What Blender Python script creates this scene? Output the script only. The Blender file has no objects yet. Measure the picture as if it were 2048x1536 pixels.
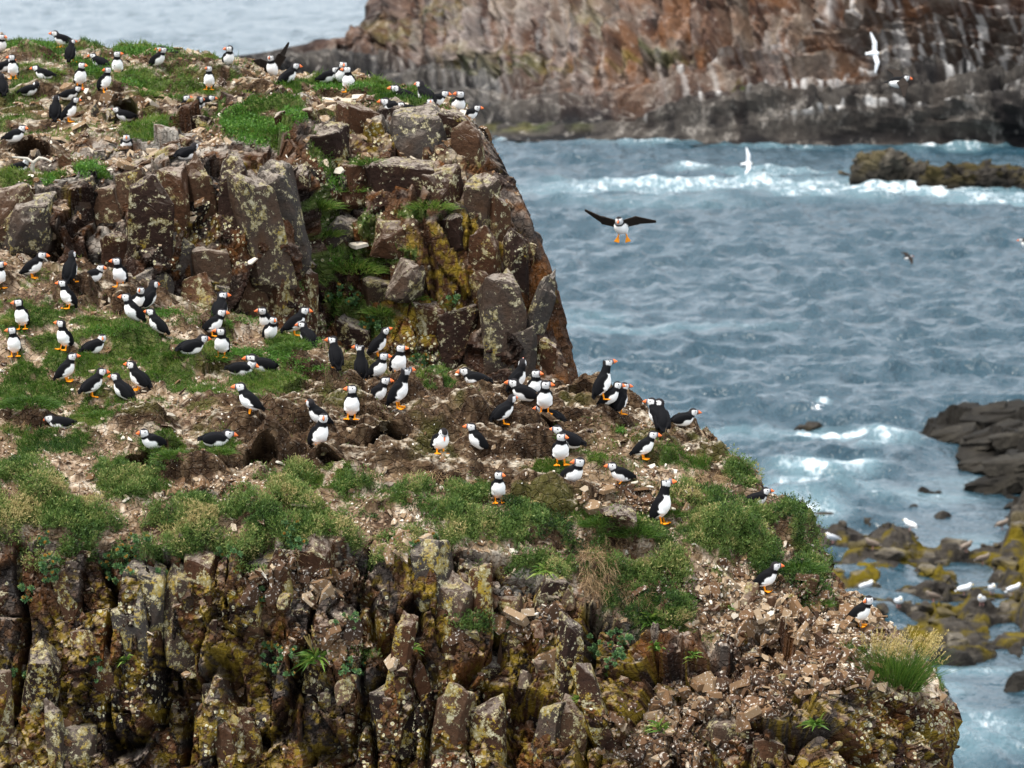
import bpy, math, random
import numpy as np
from mathutils import Vector, Matrix

# ------------------------------------------------------------------ camera, sky, sun, exposure
SC = bpy.context.scene
COL = SC.collection
FPX = 7500.0                       # focal length in pixels of the 2048 px wide photograph
CAM_Z = 20.0
PITCH = math.atan((768 + 300) / FPX)
cam_d = bpy.data.cameras.new('camera')
cam = bpy.data.objects.new('camera', cam_d)
COL.objects.link(cam)
cam.location = (0, 0, CAM_Z)
cam.rotation_euler = (math.pi / 2 - PITCH, 0, 0)
cam_d.sensor_width = 36.0
cam_d.lens = FPX / 2048 * 36.0
cam_d.clip_start = 0.5
cam_d.clip_end = 40000
cam_d.dof.use_dof = True
cam_d.dof.focus_distance = 26.0
cam_d.dof.aperture_fstop = 5.0
SC.camera = cam

SUN_EL, SUN_AZ = math.radians(66), math.radians(235)     # azimuth clockwise from +Y (north)
world = bpy.data.worlds.new('World')
SC.world = world
world.use_nodes = True
wn, wl = world.node_tree.nodes, world.node_tree.links
wn.clear()
sky = wn.new('ShaderNodeTexSky')
sky.sky_type = 'NISHITA'
sky.sun_disc = False
sky.sun_elevation = SUN_EL
sky.sun_rotation = SUN_AZ
sky.air_density = 1.0
sky.dust_density = 2.5
sky.ozone_density = 1.0
# thin even cloud cover: the sky's own colour greyed by a soft broken cloud layer
tcw = wn.new('ShaderNodeTexCoord')
mpw = wn.new('ShaderNodeMapping'); mpw.inputs['Scale'].default_value = (1.0, 1.0, 3.5)
nzw = wn.new('ShaderNodeTexNoise'); nzw.inputs['Scale'].default_value = 2.2; nzw.inputs['Detail'].default_value = 6
rmw = wn.new('ShaderNodeMapRange'); rmw.inputs[1].default_value = .35; rmw.inputs[2].default_value = .7
rmw.inputs[3].default_value = .55; rmw.inputs[4].default_value = .92
mxw = wn.new('ShaderNodeMix'); mxw.data_type = 'RGBA'
mxw.inputs[7].default_value = (10.6, 11.3, 12.0, 1)
bg = wn.new('ShaderNodeBackground'); bg.inputs['Strength'].default_value = 0.10
ow = wn.new('ShaderNodeOutputWorld')
wl.new(tcw.outputs['Generated'], mpw.inputs['Vector']); wl.new(mpw.outputs[0], nzw.inputs['Vector'])
wl.new(nzw.outputs['Fac'], rmw.inputs[0]); wl.new(rmw.outputs[0], mxw.inputs[0])
wl.new(sky.outputs[0], mxw.inputs[6]); wl.new(mxw.outputs[2], bg.inputs['Color']); wl.new(bg.outputs[0], ow.inputs[0])

sun_d = bpy.data.lights.new('sun', 'SUN')
sun_d.energy = 2.8
sun_d.angle = math.radians(16)
sun_d.color = (1.0, 0.95, 0.87)
sun = bpy.data.objects.new('sun', sun_d)
COL.objects.link(sun)
sdir = Vector((math.sin(SUN_AZ) * math.cos(SUN_EL), math.cos(SUN_AZ) * math.cos(SUN_EL), math.sin(SUN_EL)))
sun.rotation_euler = (-sdir).to_track_quat('-Z', 'Y').to_euler()
sun.location = (0, 0, 60)

cy = SC.cycles
cy.max_bounces = 4; cy.diffuse_bounces = 2; cy.glossy_bounces = 2; cy.transmission_bounces = 2; cy.transparent_max_bounces = 4
cy.caustics_reflective = False; cy.caustics_refractive = False
cy.use_adaptive_sampling = True; cy.adaptive_threshold = .02

vs = SC.view_settings
vs.view_transform = 'Standard'
vs.look = 'None'
vs.exposure = 0.98
vs.gamma = 1.0
vs.use_curve_mapping = False

# ------------------------------------------------------------------ numeric helpers
rng = np.random.default_rng(7)
random.seed(7)
CP, SP = math.cos(PITCH), math.sin(PITCH)


def at(px, py, Y):
    """world point on the ray through photo pixel (px, py) at world distance Y"""
    px = np.asarray(px, float); py = np.asarray(py, float); Y = np.asarray(Y, float)
    a = (px - 1024) / FPX; b = (768 - py) / FPX
    dx = a; dy = CP + b * SP; dz = -SP + b * CP
    k = Y / dy
    return np.stack(np.broadcast_arrays(dx * k, Y, CAM_Z + dz * k), -1)


def proj(P):
    x, y, z = P[..., 0], P[..., 1], P[..., 2] - CAM_Z
    zc = y * CP - z * SP
    yc = y * SP + z * CP
    return 1024 + FPX * x / zc, 768 - FPX * yc / zc


def sea_at(px, py, z=0.0):
    a = (px - 1024) / FPX; b = (768 - py) / FPX
    dz = -SP + b * CP; k = (z - CAM_Z) / dz
    return np.array([a * k, (CP + b * SP) * k, z])


TAB = np.random.default_rng(99).random((64 ** 3, 8)).astype(np.float32)
TAB1 = np.ascontiguousarray(TAB[:, 0])


def vnoise(P, s=0):
    P = np.asarray(P, np.float32) + np.float32((s * 7.317) % 64)
    f = np.floor(P); t = P - f
    i = f.astype(np.int32) & 63
    i1 = (i + 1) & 63
    t = t * t * (3 - 2 * t)
    ix = (i[:, 0] << 12, i1[:, 0] << 12); iy = (i[:, 1] << 6, i1[:, 1] << 6); iz = (i[:, 2], i1[:, 2])
    r = np.zeros(len(P), np.float32)
    for a in (0, 1):
        wa = t[:, 0] if a else 1 - t[:, 0]
        for b in (0, 1):
            wb = wa * (t[:, 1] if b else 1 - t[:, 1])
            ab = ix[a] + iy[b]
            r += wb * (TAB1[ab + iz[0]] * (1 - t[:, 2]) + TAB1[ab + iz[1]] * t[:, 2])
    return r


def fbm(P, octv=4, s=0, gain=.5):
    """value fbm, about 0..1, mean .5"""
    r = 0; a = 1; tot = 0
    P = np.asarray(P, np.float32)
    for o in range(octv):
        r = r + a * vnoise(P + 17.3 * o, s + o); tot += a
        a *= gain; P = P * 2.03
    return r / tot


def voro(P, s=0, jit=.75, cheb=0.):
    """F1, F2, cell randoms (4), offset vector to the cell point; cheb > 0 gives squarer cells"""
    P = np.asarray(P, np.float32) + np.float32((s * 5.171) % 64)
    f = np.floor(P - .5).astype(np.int32)
    n = len(P)
    F1 = np.full(n, 9e9, np.float32); F2 = F1.copy()
    best = np.zeros(n, np.int32); vec = np.zeros((n, 3), np.float32)
    for a in (0, 1):
        for b in (0, 1):
            for c in (0, 1):
                g = f + np.array([a, b, c], np.int32)
                w = g & 63
                k = (w[:, 0] << 12) + (w[:, 1] << 6) + w[:, 2]
                d = P - (g + .5 + jit * (TAB[k, :3] - .5))
                dd = np.sqrt((d * d).sum(1))
                if cheb:
                    dd = (1 - cheb) * dd + cheb * np.abs(d).max(1) * 1.25
                m = dd < F1
                F2 = np.where(m, F1, np.minimum(F2, dd))
                F1 = np.where(m, dd, F1)
                best = np.where(m, k, best)
                vec[m] = d[m]
    return F1, F2, TAB[best, 3:7], vec


def smooth01(x, a, b):
    t = np.clip((x - a) / (b - a), 0, 1)
    return t * t * (3 - 2 * t)


def blob(px, py, L, soft=.35):
    """largest membership in a list of (cx, cy, rx, ry[, weight]) photo ellipses"""
    m = np.zeros(px.shape)
    for e in L:
        cx, cy, rx, ry = e[:4]
        w = e[4] if len(e) > 4 else 1
        d = np.sqrt(((px - cx) / rx) ** 2 + ((py - cy) / ry) ** 2)
        m = np.maximum(m, w * smooth01(1 + soft - d, 0, 2 * soft))
    return m


# ------------------------------------------------------------------ object helpers
def mesh_np(name, V, F, attrs=None, smooth=False, mats=(), cols=None, mi=None):
    """V (n,3); F (m,k) with k = 3 or 4"""
    me = bpy.data.meshes.new(name)
    V = np.asarray(V, np.float32); F = np.asarray(F, np.int32)
    k = F.shape[1]
    me.vertices.add(len(V)); me.vertices.foreach_set('co', V.ravel())
    me.loops.add(F.size); me.loops.foreach_set('vertex_index', F.ravel())
    me.polygons.add(len(F))
    me.polygons.foreach_set('loop_start', np.arange(0, F.size, k, dtype=np.int32))
    me.polygons.foreach_set('use_smooth', np.full(len(F), smooth))
    for m in mats:
        me.materials.append(m)
    if mi is not None:
        me.polygons.foreach_set('material_index', np.asarray(mi, np.int32))
    me.update(calc_edges=True)
    for n, a in (attrs or {}).items():
        at_ = me.attributes.new(n, 'FLOAT', 'POINT'); at_.data.foreach_set('value', np.asarray(a, np.float32))
    for n, a in (cols or {}).items():
        a = np.asarray(a, np.float32)
        if a.shape[1] == 3:
            a = np.concatenate([a, np.ones((len(a), 1), np.float32)], 1)
        at_ = me.attributes.new(n, 'FLOAT_COLOR', 'POINT'); at_.data.foreach_set('color', a.ravel())
    return me


def link(name, data=None, parent=None, loc=None, rot=None, scale=None):
    o = bpy.data.objects.new(name, data)
    COL.objects.link(o)
    if parent is not None:
        o.parent = parent
    if loc is not None:
        o.location = loc
    if rot is not None:
        o.rotation_euler = rot
    if scale is not None:
        o.scale = scale
    return o


def tag(o, label=None, cat=None, group=None, kind=None):
    if label: o['label'] = label
    if cat: o['category'] = cat
    if group: o['group'] = group
    if kind: o['kind'] = kind
    return o


def grid_faces(nr, nc):
    i = np.arange(nr - 1)[:, None] * nc + np.arange(nc - 1)[None, :]
    return np.stack([i, i + 1, i + nc + 1, i + nc], -1).reshape(-1, 4)


def grid_normals(G):
    du = np.gradient(G, axis=1); dv = np.gradient(G, axis=0)
    n = np.cross(du, dv)
    return n / (np.linalg.norm(n, axis=2, keepdims=True) + 1e-9)


def blur1(A, k, axis=0):
    if k < 2: return A
    w = np.hanning(k + 2)[1:-1]; w /= w.sum()
    A = np.moveaxis(A, axis, 0)
    n = len(A)
    B = np.concatenate([np.repeat(A[:1], k // 2, 0), A, np.repeat(A[-1:], k - 1 - k // 2, 0)], 0)
    return np.moveaxis(sum(w[i] * B[i:i + n] for i in range(k)), 0, axis)


def lattice(rows, ncol, spacing, hid=36, back=(.35, 1.6), sea=-1.5, sm=.04):
    """rows: photo polylines of (px, py, distance); every row ends on the right-hand outline, after which the
    ground turns away from the camera and drops to the sea.  Returns world grid (rows x cols x 3)"""
    u = np.linspace(0, 1, ncol)
    W = []
    for r in rows:
        a = np.array(r, float)
        px = a[0, 0] + (a[-1, 0] - a[0, 0]) * u
        py = np.interp(px, a[:, 0], a[:, 1]); d = np.interp(px, a[:, 0], a[:, 2])
        k = max(2, int(sm * ncol))
        py0, d0 = py[-1], d[-1]
        py = blur1(py, k); d = blur1(d, k)
        py[-1], d[-1] = py0, d0
        P = at(px, py, d)
        w = np.linspace(0, 1, hid + 1)[1:] ** 1.3
        e = P[-1]
        H = np.stack([e[0] + back[0] * np.sin(w * 1.57), e[1] + back[1] * w, e[2] - .55 * back[1] * w - (e[2] - sea) * np.clip(w - .25, 0, 1) ** 1.5 / .65], 1)
        W.append(np.concatenate([P, H], 0))
    W = np.array(W)
    nR = len(W)
    out = []
    for i in range(nR - 1):
        p0, p1, p2, p3 = W[max(i - 1, 0)], W[i], W[i + 1], W[min(i + 2, nR - 1)]
        n = max(2, int(np.linalg.norm(p2 - p1, axis=1)[:ncol].mean() / spacing[i]))
        for t in np.arange(n) / n:
            # cubic with clamped tangents so that big steps do not overshoot
            L1 = np.linalg.norm(p2 - p1, axis=1, keepdims=True)
            m1 = (p2 - p0) / 2; m2 = (p3 - p1) / 2
            m1 = m1 * np.minimum(1, L1 / (np.linalg.norm(m1, axis=1, keepdims=True) + 1e-9))
            m2 = m2 * np.minimum(1, L1 / (np.linalg.norm(m2, axis=1, keepdims=True) + 1e-9))
            h00 = 2 * t**3 - 3 * t**2 + 1; h10 = t**3 - 2 * t**2 + t; h01 = -2 * t**3 + 3 * t**2; h11 = t**3 - t**2
            out.append(h00 * p1 + h10 * m1 + h01 * p2 + h11 * m2)
    out.append(W[-1])
    return np.array(out)


# ------------------------------------------------------------------ materials
class NT:
    def __init__(self, name, rough=.9, spec=.3):
        self.m = bpy.data.materials.new(name); self.m.use_nodes = True
        self.t = self.m.node_tree; self.n = self.t.nodes; self.l = self.t.links
        self.n.clear()
        self.o = self.n.new('ShaderNodeOutputMaterial'); self.b = self.n.new('ShaderNodeBsdfPrincipled')
        self.b.inputs['Roughness'].default_value = rough
        self.b.inputs['Specular IOR Level'].default_value = spec
        self.l.new(self.b.outputs[0], self.o.inputs[0])
        self._pos = None

    def set(self, inp, v):
        if hasattr(v, 'node') or isinstance(v, bpy.types.NodeSocket):
            self.l.new(v, inp)
        else:
            inp.default_value = v if not (isinstance(v, tuple) and len(v) == 3 and inp.type == 'RGBA') else (*v, 1)

    def pos(self):
        if self._pos is None:
            g = self.n.new('ShaderNodeNewGeometry'); self._pos = g
        return self._pos.outputs['Position']

    def normal_z(self):
        self.pos()
        s = self.n.new('ShaderNodeSeparateXYZ'); self.l.new(self._pos.outputs['Normal'], s.inputs[0])
        return s.outputs[2]

    def objpos(self):
        return self.n.new('ShaderNodeTexCoord').outputs['Object']

    def mapv(self, v, scale=(1, 1, 1), rot=(0, 0, 0), loc=(0, 0, 0)):
        m = self.n.new('ShaderNodeMapping')
        self.l.new(v, m.inputs[0]); m.inputs['Scale'].default_value = scale; m.inputs['Rotation'].default_value = rot
        m.inputs['Location'].default_value = loc
        return m.outputs[0]

    def noise(self, scale, detail=4, v=None, rough=.55, dist=0):
        t = self.n.new('ShaderNodeTexNoise'); self.l.new(v if v is not None else self.pos(), t.inputs['Vector'])
        t.inputs['Scale'].default_value = scale; t.inputs['Detail'].default_value = detail
        t.inputs['Roughness'].default_value = rough; t.inputs['Distortion'].default_value = dist
        return t.outputs['Fac']

    def voro(self, scale, v=None, feature='F1', out='Distance'):
        t = self.n.new('ShaderNodeTexVoronoi'); t.feature = feature
        self.l.new(v if v is not None else self.pos(), t.inputs['Vector']); t.inputs['Scale'].default_value = scale
        return t.outputs[out]

    def attr(self, name, out='Fac'):
        t = self.n.new('ShaderNodeAttribute'); t.attribute_name = name
        return t.outputs[out]

    def rng(self, v, a, b, c=0., d=1., smooth=True):
        t = self.n.new('ShaderNodeMapRange'); t.interpolation_type = 'SMOOTHSTEP' if smooth else 'LINEAR'
        self.l.new(v, t.inputs[0])
        for i, x in enumerate((a, b, c, d)):
            t.inputs[i + 1].default_value = x
        return t.outputs[0]

    def math(self, op, a, b=0.):
        t = self.n.new('ShaderNodeMath'); t.operation = op
        self.set(t.inputs[0], a); self.set(t.inputs[1], b)
        return t.outputs[0]

    def mul(self, a, b): return self.math('MULTIPLY', a, b)
    def add(self, a, b): return self.math('ADD', a, b)

    def mix(self, f, a, b):
        t = self.n.new('ShaderNodeMix'); t.data_type = 'RGBA'; t.clamp_factor = True
        self.set(t.inputs[0], f); self.set(t.inputs[6], a); self.set(t.inputs[7], b)
        return t.outputs[2]

    def ramp(self, f, stops):
        t = self.n.new('ShaderNodeValToRGB'); self.l.new(f, t.inputs[0])
        e = t.color_ramp.elements
        while len(e) < len(stops): e.new(0.5)
        for x, (p, c) in zip(e, stops):
            x.position = p; x.color = (*c, 1)
        return t.outputs[0]

    def objrand(self):
        return self.n.new('ShaderNodeObjectInfo').outputs['Random']

    def bump(self, h, strength=.5, dist=.01):
        t = self.n.new('ShaderNodeBump'); t.inputs['Strength'].default_value = strength; t.inputs['Distance'].default_value = dist
        self.l.new(h, t.inputs['Height']); self.l.new(t.outputs[0], self.b.inputs['Normal'])

    def color(self, c): self.set(self.b.inputs['Base Color'], c)


def ground_material(name, sc=1.0):
    """Col holds the mapped ground colours; grain, ring lichens, droppings and fine relief come from the nodes"""
    n = NT(name, .95, .06)
    g = n.noise(55 * sc, 4, rough=.72)
    c = n.attr('Col', 'Color')
    c = n.mix(n.rng(g, .5, .25), c, n.mix(.5, c, (.012, .009, .007)))
    c = n.mix(n.rng(g, .52, .75), c, n.mix(.2, c, (.52, .47, .40)))
    v = n.n.new('ShaderNodeTexVoronoi'); v.inputs['Scale'].default_value = 27 * sc
    n.l.new(n.pos(), v.inputs['Vector'])
    sp = n.n.new('ShaderNodeSeparateColor'); n.l.new(v.outputs['Color'], sp.inputs[0])
    dd = n.add(n.add(v.outputs['Distance'], n.mul(g, .55)), n.mul(sp.outputs[2], .22))
    ring = n.mul(n.rng(dd, .78, .68), n.rng(n.add(n.attr('ring'), n.mul(sp.outputs[0], .5)), .72, .78))
    c = n.mix(ring, c, n.ramp(dd, [(.30, (.20, .15, .035)), (.5, (.30, .26, .12)), (.66, (.42, .39, .27)), (.8, (.46, .43, .32))]))
    dot = n.mul(n.rng(dd, .50, .44), n.rng(n.add(sp.outputs[1], n.attr('spl')), 1.0, 1.04))
    c = n.mix(dot, c, (.66, .62, .57))
    n.color(c)
    ev = n.voro(13, n.mapv(n.pos(), (1, 1, 1.5), (0, .35, .2)), 'DISTANCE_TO_EDGE')
    n.bump(n.add(n.mul(g, .8), n.rng(n.add(ev, n.mul(g, .10)), .03, .14)), .9, .016)
    return n.m


def plain_material(name, c1, c2, sc=30, rough=.8, spec=.3, bump=.3, use='noise'):
    n = NT(name, rough, spec)
    f = n.noise(sc, 4) if use == 'noise' else n.attr('rnd')
    n.color(n.ramp(f, [(.2, c1), (.8, c2)]))
    if bump: n.bump(n.noise(sc * 2, 4), bump, .005)
    return n.m


def leaf_material(name, stops, trans=.35, rough=.55):
    n = NT(name, rough, .3)
    c = n.ramp(n.attr('rnd'), stops)
    n.color(c)
    tr = n.n.new('ShaderNodeBsdfTranslucent'); n.set(tr.inputs[0], c)
    mx = n.n.new('ShaderNodeMixShader'); mx.inputs[0].default_value = trans
    n.l.new(n.b.outputs[0], mx.inputs[1]); n.l.new(tr.outputs[0], mx.inputs[2]); n.l.new(mx.outputs[0], n.o.inputs[0])
    return n.m


M_NEAR = ground_material('headland_ground', 1.0)
M_UP = ground_material('upper_bluff_ground', 1.1)
M_GRASS = leaf_material('grass_blades', [(0, (.022, .055, .009)), (.4, (.065, .135, .016)), (.7, (.15, .205, .035)), (.88, (.26, .24, .07)), (1, (.38, .30, .14))])
M_MAT = leaf_material('cushion_leaves', [(0, (.012, .030, .007)), (.35, (.055, .108, .020)), (.65, (.12, .18, .04)), (.87, (.23, .245, .075)), (1, (.40, .32, .14))])
M_BRIGHT = leaf_material('chickweed_leaves', [(0, (.024, .075, .009)), (.5, (.06, .155, .016)), (1, (.13, .235, .035))])
M_ROSE = leaf_material('roseroot_leaves', [(0, (.03, .08, .028)), (.5, (.085, .175, .065)), (.8, (.18, .26, .085)), (.9, (.40, .30, .05)), (1, (.42, .16, .05))], .2)
M_STRAP = leaf_material('strap_leaves', [(0, (.04, .10, .012)), (.6, (.11, .21, .03)), (1, (.24, .30, .06))])
M_STRAW = leaf_material('straw', [(0, (.13, .075, .035)), (.5, (.28, .18, .09)), (1, (.46, .34, .19))], .2)
M_SEED = leaf_material('seed_heads', [(0, (.26, .19, .06)), (.5, (.46, .34, .12)), (1, (.58, .47, .22))], .3)


def flake_material(name):
    n = NT(name, .92, .08)
    c = n.ramp(n.attr('rnd'), [(0, (.030, .018, .012)), (.25, (.072, .039, .022)), (.45, (.135, .078, .040)), (.62, (.20, .135, .08)), (.82, (.33, .255, .175)), (1, (.54, .49, .41))])
    c = n.mix(n.mul(n.rng(n.noise(48, 3), .56, .68), .8), c, (.50, .45, .39))
    n.color(c)
    return n.m


def stone_material(name, sc=1.0, pale=.5, yl_=0., ring_=0., dark=0.):
    n = NT(name, .92, .08)
    g = n.noise(42 * sc, 4, rough=.72)
    b = n.noise(7 * sc, 3)
    c = n.ramp(n.add(n.mul(n.objrand(), .7), n.mul(b, .35)), [(.1, (.012, .008, .007)), (.3, (.030, .015, .010)), (.5, (.070, .030, .013)), (.68, (.088, .050, .029)), (.85, (.055, .049, .044)), (1, (.11, .08, .058))])
    c = n.mix(dark, c, (.012, .008, .007))
    c = n.mix(n.rng(g, .5, .25), c, n.mix(.6, c, (.012, .009, .007)))
    yl = n.rng(n.add(n.mul(g, .5), n.mul(b, .6)), .62 - yl_, .68 - yl_)
    c = n.mix(n.mul(yl, .8), c, (.28, .19, .02))
    p = n.mul(n.rng(n.normal_z(), .2, .8), n.rng(n.add(n.mul(g, .6), n.mul(n.noise(15 * sc, 2), .4)), .38, .58))
    c = n.mix(n.mul(p, pale), c, n.mix(g, (.33, .25, .19), (.60, .54, .47)))
    q = n.noise(24 * sc, 6, n.mapv(n.pos(), loc=(4, 1, 7)), .78)
    ring = n.mul(n.rng(n.add(q, n.mul(b, .55)), .80 - ring_, .85 - ring_), .9)
    c = n.mix(ring, c, n.mix(n.rng(q, .5, .7), (.20, .16, .06), (.44, .41, .30)))
    n.color(c)
    n.bump(n.add(g, n.mul(b, 2.)), .9, .02 / sc)
    return n.m


M_FLAKE = flake_material('shale_flakes')
M_STONE = stone_material('cliff_stones', 1.0, .35)
M_BOULDER = stone_material('bluff_boulders', .6, .6)
M_SLAB = stone_material('bluff_slabs', .75, .45, -.03, -.025, .36)
M_COLUMN = stone_material('cliff_columns', 1.0, .32, .03, .0, .34)


def water_material():
    n = NT('sea_water', .12, .5)
    n.b.inputs['IOR'].default_value = 1.36
    foam = n.attr('foam')
    t = n.noise(1.5, 6, n.mapv(n.pos(), (1, .32, 1)), .8)
    f = n.rng(n.add(n.mul(foam, .30), t), .70, .93)
    turq = n.mix(foam, (.014, .040, .057), (.10, .17, .195))
    n.color(n.mix(f, turq, (.62, .66, .68)))
    n.set(n.b.inputs['Roughness'], n.add(n.mul(f, .6), .23))
    v = n.mapv(n.pos(), (1, .7, 1))
    n.bump(n.noise(1.0, 4, v, .62), 1.0, .6)
    return n.m


M_SEA = water_material()


def far_material():
    n = NT('far_cliff_rock', .95, .1)
    g = n.noise(1.1, 4, n.mapv(n.pos(), (1, 1, .6)), .7)
    c = n.attr('Col', 'Color')
    c = n.mix(n.rng(g, .52, .3), c, n.mix(.6, c, (.012, .010, .010)))
    c = n.mix(n.rng(g, .52, .72), c, n.mix(.3, c, (.5, .45, .4)))
    n.color(c)
    n.bump(g, .8, .35)
    return n.m


M_FAR = far_material()


def shore_material(name, wet=.5):
    n = NT(name, .9, .05)
    f = n.noise(1.6, 5, rough=.75)
    c = n.ramp(n.add(n.mul(f, .75), n.mul(n.objrand(), .25)), [(.25, (.014, .012, .011)), (.45, (.042, .036, .03)), (.6, (.105, .09, .07)), (.8, (.32, .28, .22))])
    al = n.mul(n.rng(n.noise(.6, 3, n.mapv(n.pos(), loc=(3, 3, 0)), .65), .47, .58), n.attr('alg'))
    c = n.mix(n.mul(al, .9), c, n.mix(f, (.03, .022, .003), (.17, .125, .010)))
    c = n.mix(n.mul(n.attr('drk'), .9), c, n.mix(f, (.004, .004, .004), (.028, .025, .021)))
    n.color(c)
    n.bump(f, .8, .3)
    return n.m


M_SHORE = shore_material('shore_rock')


def bird_material():
    n = NT('feathers', .85, .08)
    c = n.attr('Col', 'Color')
    s = n.noise(140, 3, n.objpos())
    n.color(n.mix(n.mul(s, .3), c, n.mix(.3, c, (.0, .0, .0))))
    n.bump(n.noise(260, 2, n.mapv(n.objpos(), (.4, 1, 1))), .25, .002)
    return n.m


def bill_material():
    n = NT('bill_horn', .4, .4)
    n.color(n.attr('Col', 'Color'))
    return n.m


def eye_material():
    n = NT('eye_dark', .2, .5)
    n.color(n.mix(n.rng(n.noise(300, 1), .4, .6), (.010, .008, .008), (.03, .015, .012)))
    return n.m


M_BIRD, M_BILL, M_EYE = bird_material(), bill_material(), eye_material()

# ------------------------------------------------------------------ sea
FOAM = [(1450, 376, 330, 10, .9), (1250, 384, 220, 9, .7), (1760, 392, 300, 12, .95), (1400, 343, 60, 5, .9), (1560, 352, 120, 6, .7),
        (1105, 278, 70, 6, 1), (1030, 283, 50, 4, .9), (1300, 291, 160, 3, .7), (1600, 297, 160, 3, .6), (1930, 299, 130, 6, 1), (2000, 405, 130, 12, .8), (1640, 818, 16, 10, 1),
        (1690, 872, 150, 14, 1), (1780, 885, 60, 20, 1), (1650, 945, 110, 16, 1), (1720, 940, 40, 14, 1), (1590, 975, 70, 18, .8), (1600, 1030, 90, 25, .75),
        (1740, 905, 60, 8, .7), (1830, 1002, 130, 16, .55), (1940, 1085, 60, 16, .4), (1920, 1345, 120, 12, .55), (1680, 990, 90, 16, .6), (1900, 1440, 90, 30, .55), (1960, 1500, 120, 40, .6), (1890, 1385, 60, 16, .5), (1240, 664, 180, 9, .42), (1460, 664, 120, 8, .38), (1180, 800, 100, 30, .3),
        (515, 135, 40, 12, .9), (1180, 640, 60, 10, .4), (1500, 870, 120, 18, .5), (1950, 970, 90, 14, .3), (1300, 410, 200, 10, .4)]


def sea_height(X, Y):
    P = np.stack([X, Y, 0 * X], 1)
    w = (fbm(P * np.array([.045, .11, 1]), 3, 11) - .5) * 1.5
    a = np.zeros_like(X)
    for k, (ang, lam, amp, ph) in enumerate([(-1.35, 10.0, .11, 0), (-1.75, 6.0, .08, 1), (-1.15, 4.0, .07, 2), (-1.95, 2.8, .06, 3), (-1.45, 2.0, .05, 4), (-.9, 1.6, .04, 1.5)]):
        q = (X * math.cos(ang) + Y * math.sin(ang)) * 6.283 / lam + ph + w * (2.2 + k)
        s = .5 + .5 * np.sin(q)
        a += amp * (s ** 1.6 - .4) * 2 * (.45 + 1.1 * vnoise(P * .07 + k * 9.1, 40 + k))
    ch = 0
    for k, (f, am) in enumerate([(.32, .32), (.70, .30), (1.5, .19)]):      # sharp-crested chop
        ch = ch + am * ((1 - np.abs(2 * vnoise(P * np.array([f * .75, f * 1.15, 1]) + w[:, None] * .6, 21 + k) - 1)) ** 1.6 - .42)
    return a + ch


def build_sea():
    yy = np.concatenate([np.geomspace(6, 72, 20)[:-1], np.geomspace(72, 330, 640)[:-1], np.geomspace(330, 620, 70)[:-1], np.geomspace(620, 30000, 36)])
    t = np.concatenate([-np.geomspace(8, .2, 18)[:-1], np.linspace(-.2, .2, 330), np.geomspace(.2, 8, 18)[1:]])
    X = yy[:, None] * t[None, :]; Y = np.repeat(yy[:, None], len(t), 1)
    sh = X.shape
    x, y = X.ravel(), Y.ravel()
    z = sea_height(x, y)
    z *= smooth01(y, 20, 60) * (1 - .85 * smooth01(y, 600, 3000))
    px, py = proj(np.stack([x, y, 0 * x], 1))
    wx = (fbm(np.stack([x * .25, y * .12, 0 * x], 1), 4, 31) - .5)
    foam = blob(px + wx * 60, py + wx * 16, FOAM, .5)
    # sheltered water between the shore rocks is flat
    calm = np.maximum(blob(px, py, [(1950, 1060, 160, 170), (1960, 1300, 140, 150)], .3), .0)
    z *= 1 - .88 * calm
    crest = smooth01(z, .55, .95) * .4 * (vnoise(np.stack([x * .08, y * .05, 0 * x], 1), 77) > .62)
    foam = np.maximum(foam, crest)
    z = z + foam * .25 * (fbm(np.stack([x * .8, y * .5, 0 * x], 1), 4, 61))
    me = mesh_np('sea', np.stack([x, y, z], 1), grid_faces(*sh), {'foam': foam}, True, [M_SEA])
    tag(link('sea', me), 'grey blue choppy sea with white foam around the rocks', kind='structure')


build_sea()


# ------------------------------------------------------------------ far cliff
def block_relief(P, layers, s=0, gully=0.):
    """fractured-rock relief: every layer is a set of tilted, stepped blocks with partly open joints"""
    P = np.asarray(P, np.float32)
    disp = np.zeros(len(P), np.float32); crk = disp.copy(); blk = disp.copy(); wt = 0
    w0 = layers[0][0][0]
    warp = (np.stack([fbm(P / w0 * .8 + 5 * k, 3, s + 50 + k) for k in range(3)], 1) - .5)
    open_ = smooth01(fbm(P / w0 * 1.3, 2, s + 60), .38, .62)
    for li, (size, amp, tilt, cw, cd, wb) in enumerate(layers):
        sz = np.array(size, np.float32)
        an = (.22, -.3, .4)[li % 3]
        Q = (P + warp * sz * .55)
        Q = np.stack([Q[:, 0] * math.cos(an) - Q[:, 2] * math.sin(an), Q[:, 1], Q[:, 0] * math.sin(an) + Q[:, 2] * math.cos(an)], 1) / sz
        F1, F2, R, vec = voro(Q, s + 13 * li, .8, .75)
        d = amp * (R[:, 0] - .5) * 2 + tilt * amp * ((R[:, 1] - .5) * vec[:, 0] + (R[:, 2] - .6) * vec[:, 2]) * 5
        e = (1 - smooth01(F2 - F1, 0, cw)) * open_
        disp += d - cd * e
        crk = np.maximum(crk, e * (.9 if li < 2 else .55))
        blk += wb * R[:, 3]; wt += wb
    if gully:
        g = np.abs(fbm(P / w0 * np.array([.75, .75, .16]), 3, s + 70) - .5)
        disp -= gully * (1 - smooth01(g, .0, .055))
        disp += gully * .8 * (fbm(P / w0 * np.array([.6, .6, .35]), 2, s + 75) - .5)
    blk = blk / wt
    return disp, crk, np.clip((blk - .5) * 1.6 + .5, 0, 1)


def ramp_np(f, stops):
    p = [q[0] for q in stops]
    return np.stack([np.interp(f, p, [q[1][k] for q in stops]) for k in range(3)], 1)


def mixc(c, col, f):
    col = np.asarray(col, float)
    return c + (col - c) * np.clip(f, 0, 1)[:, None]


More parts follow.
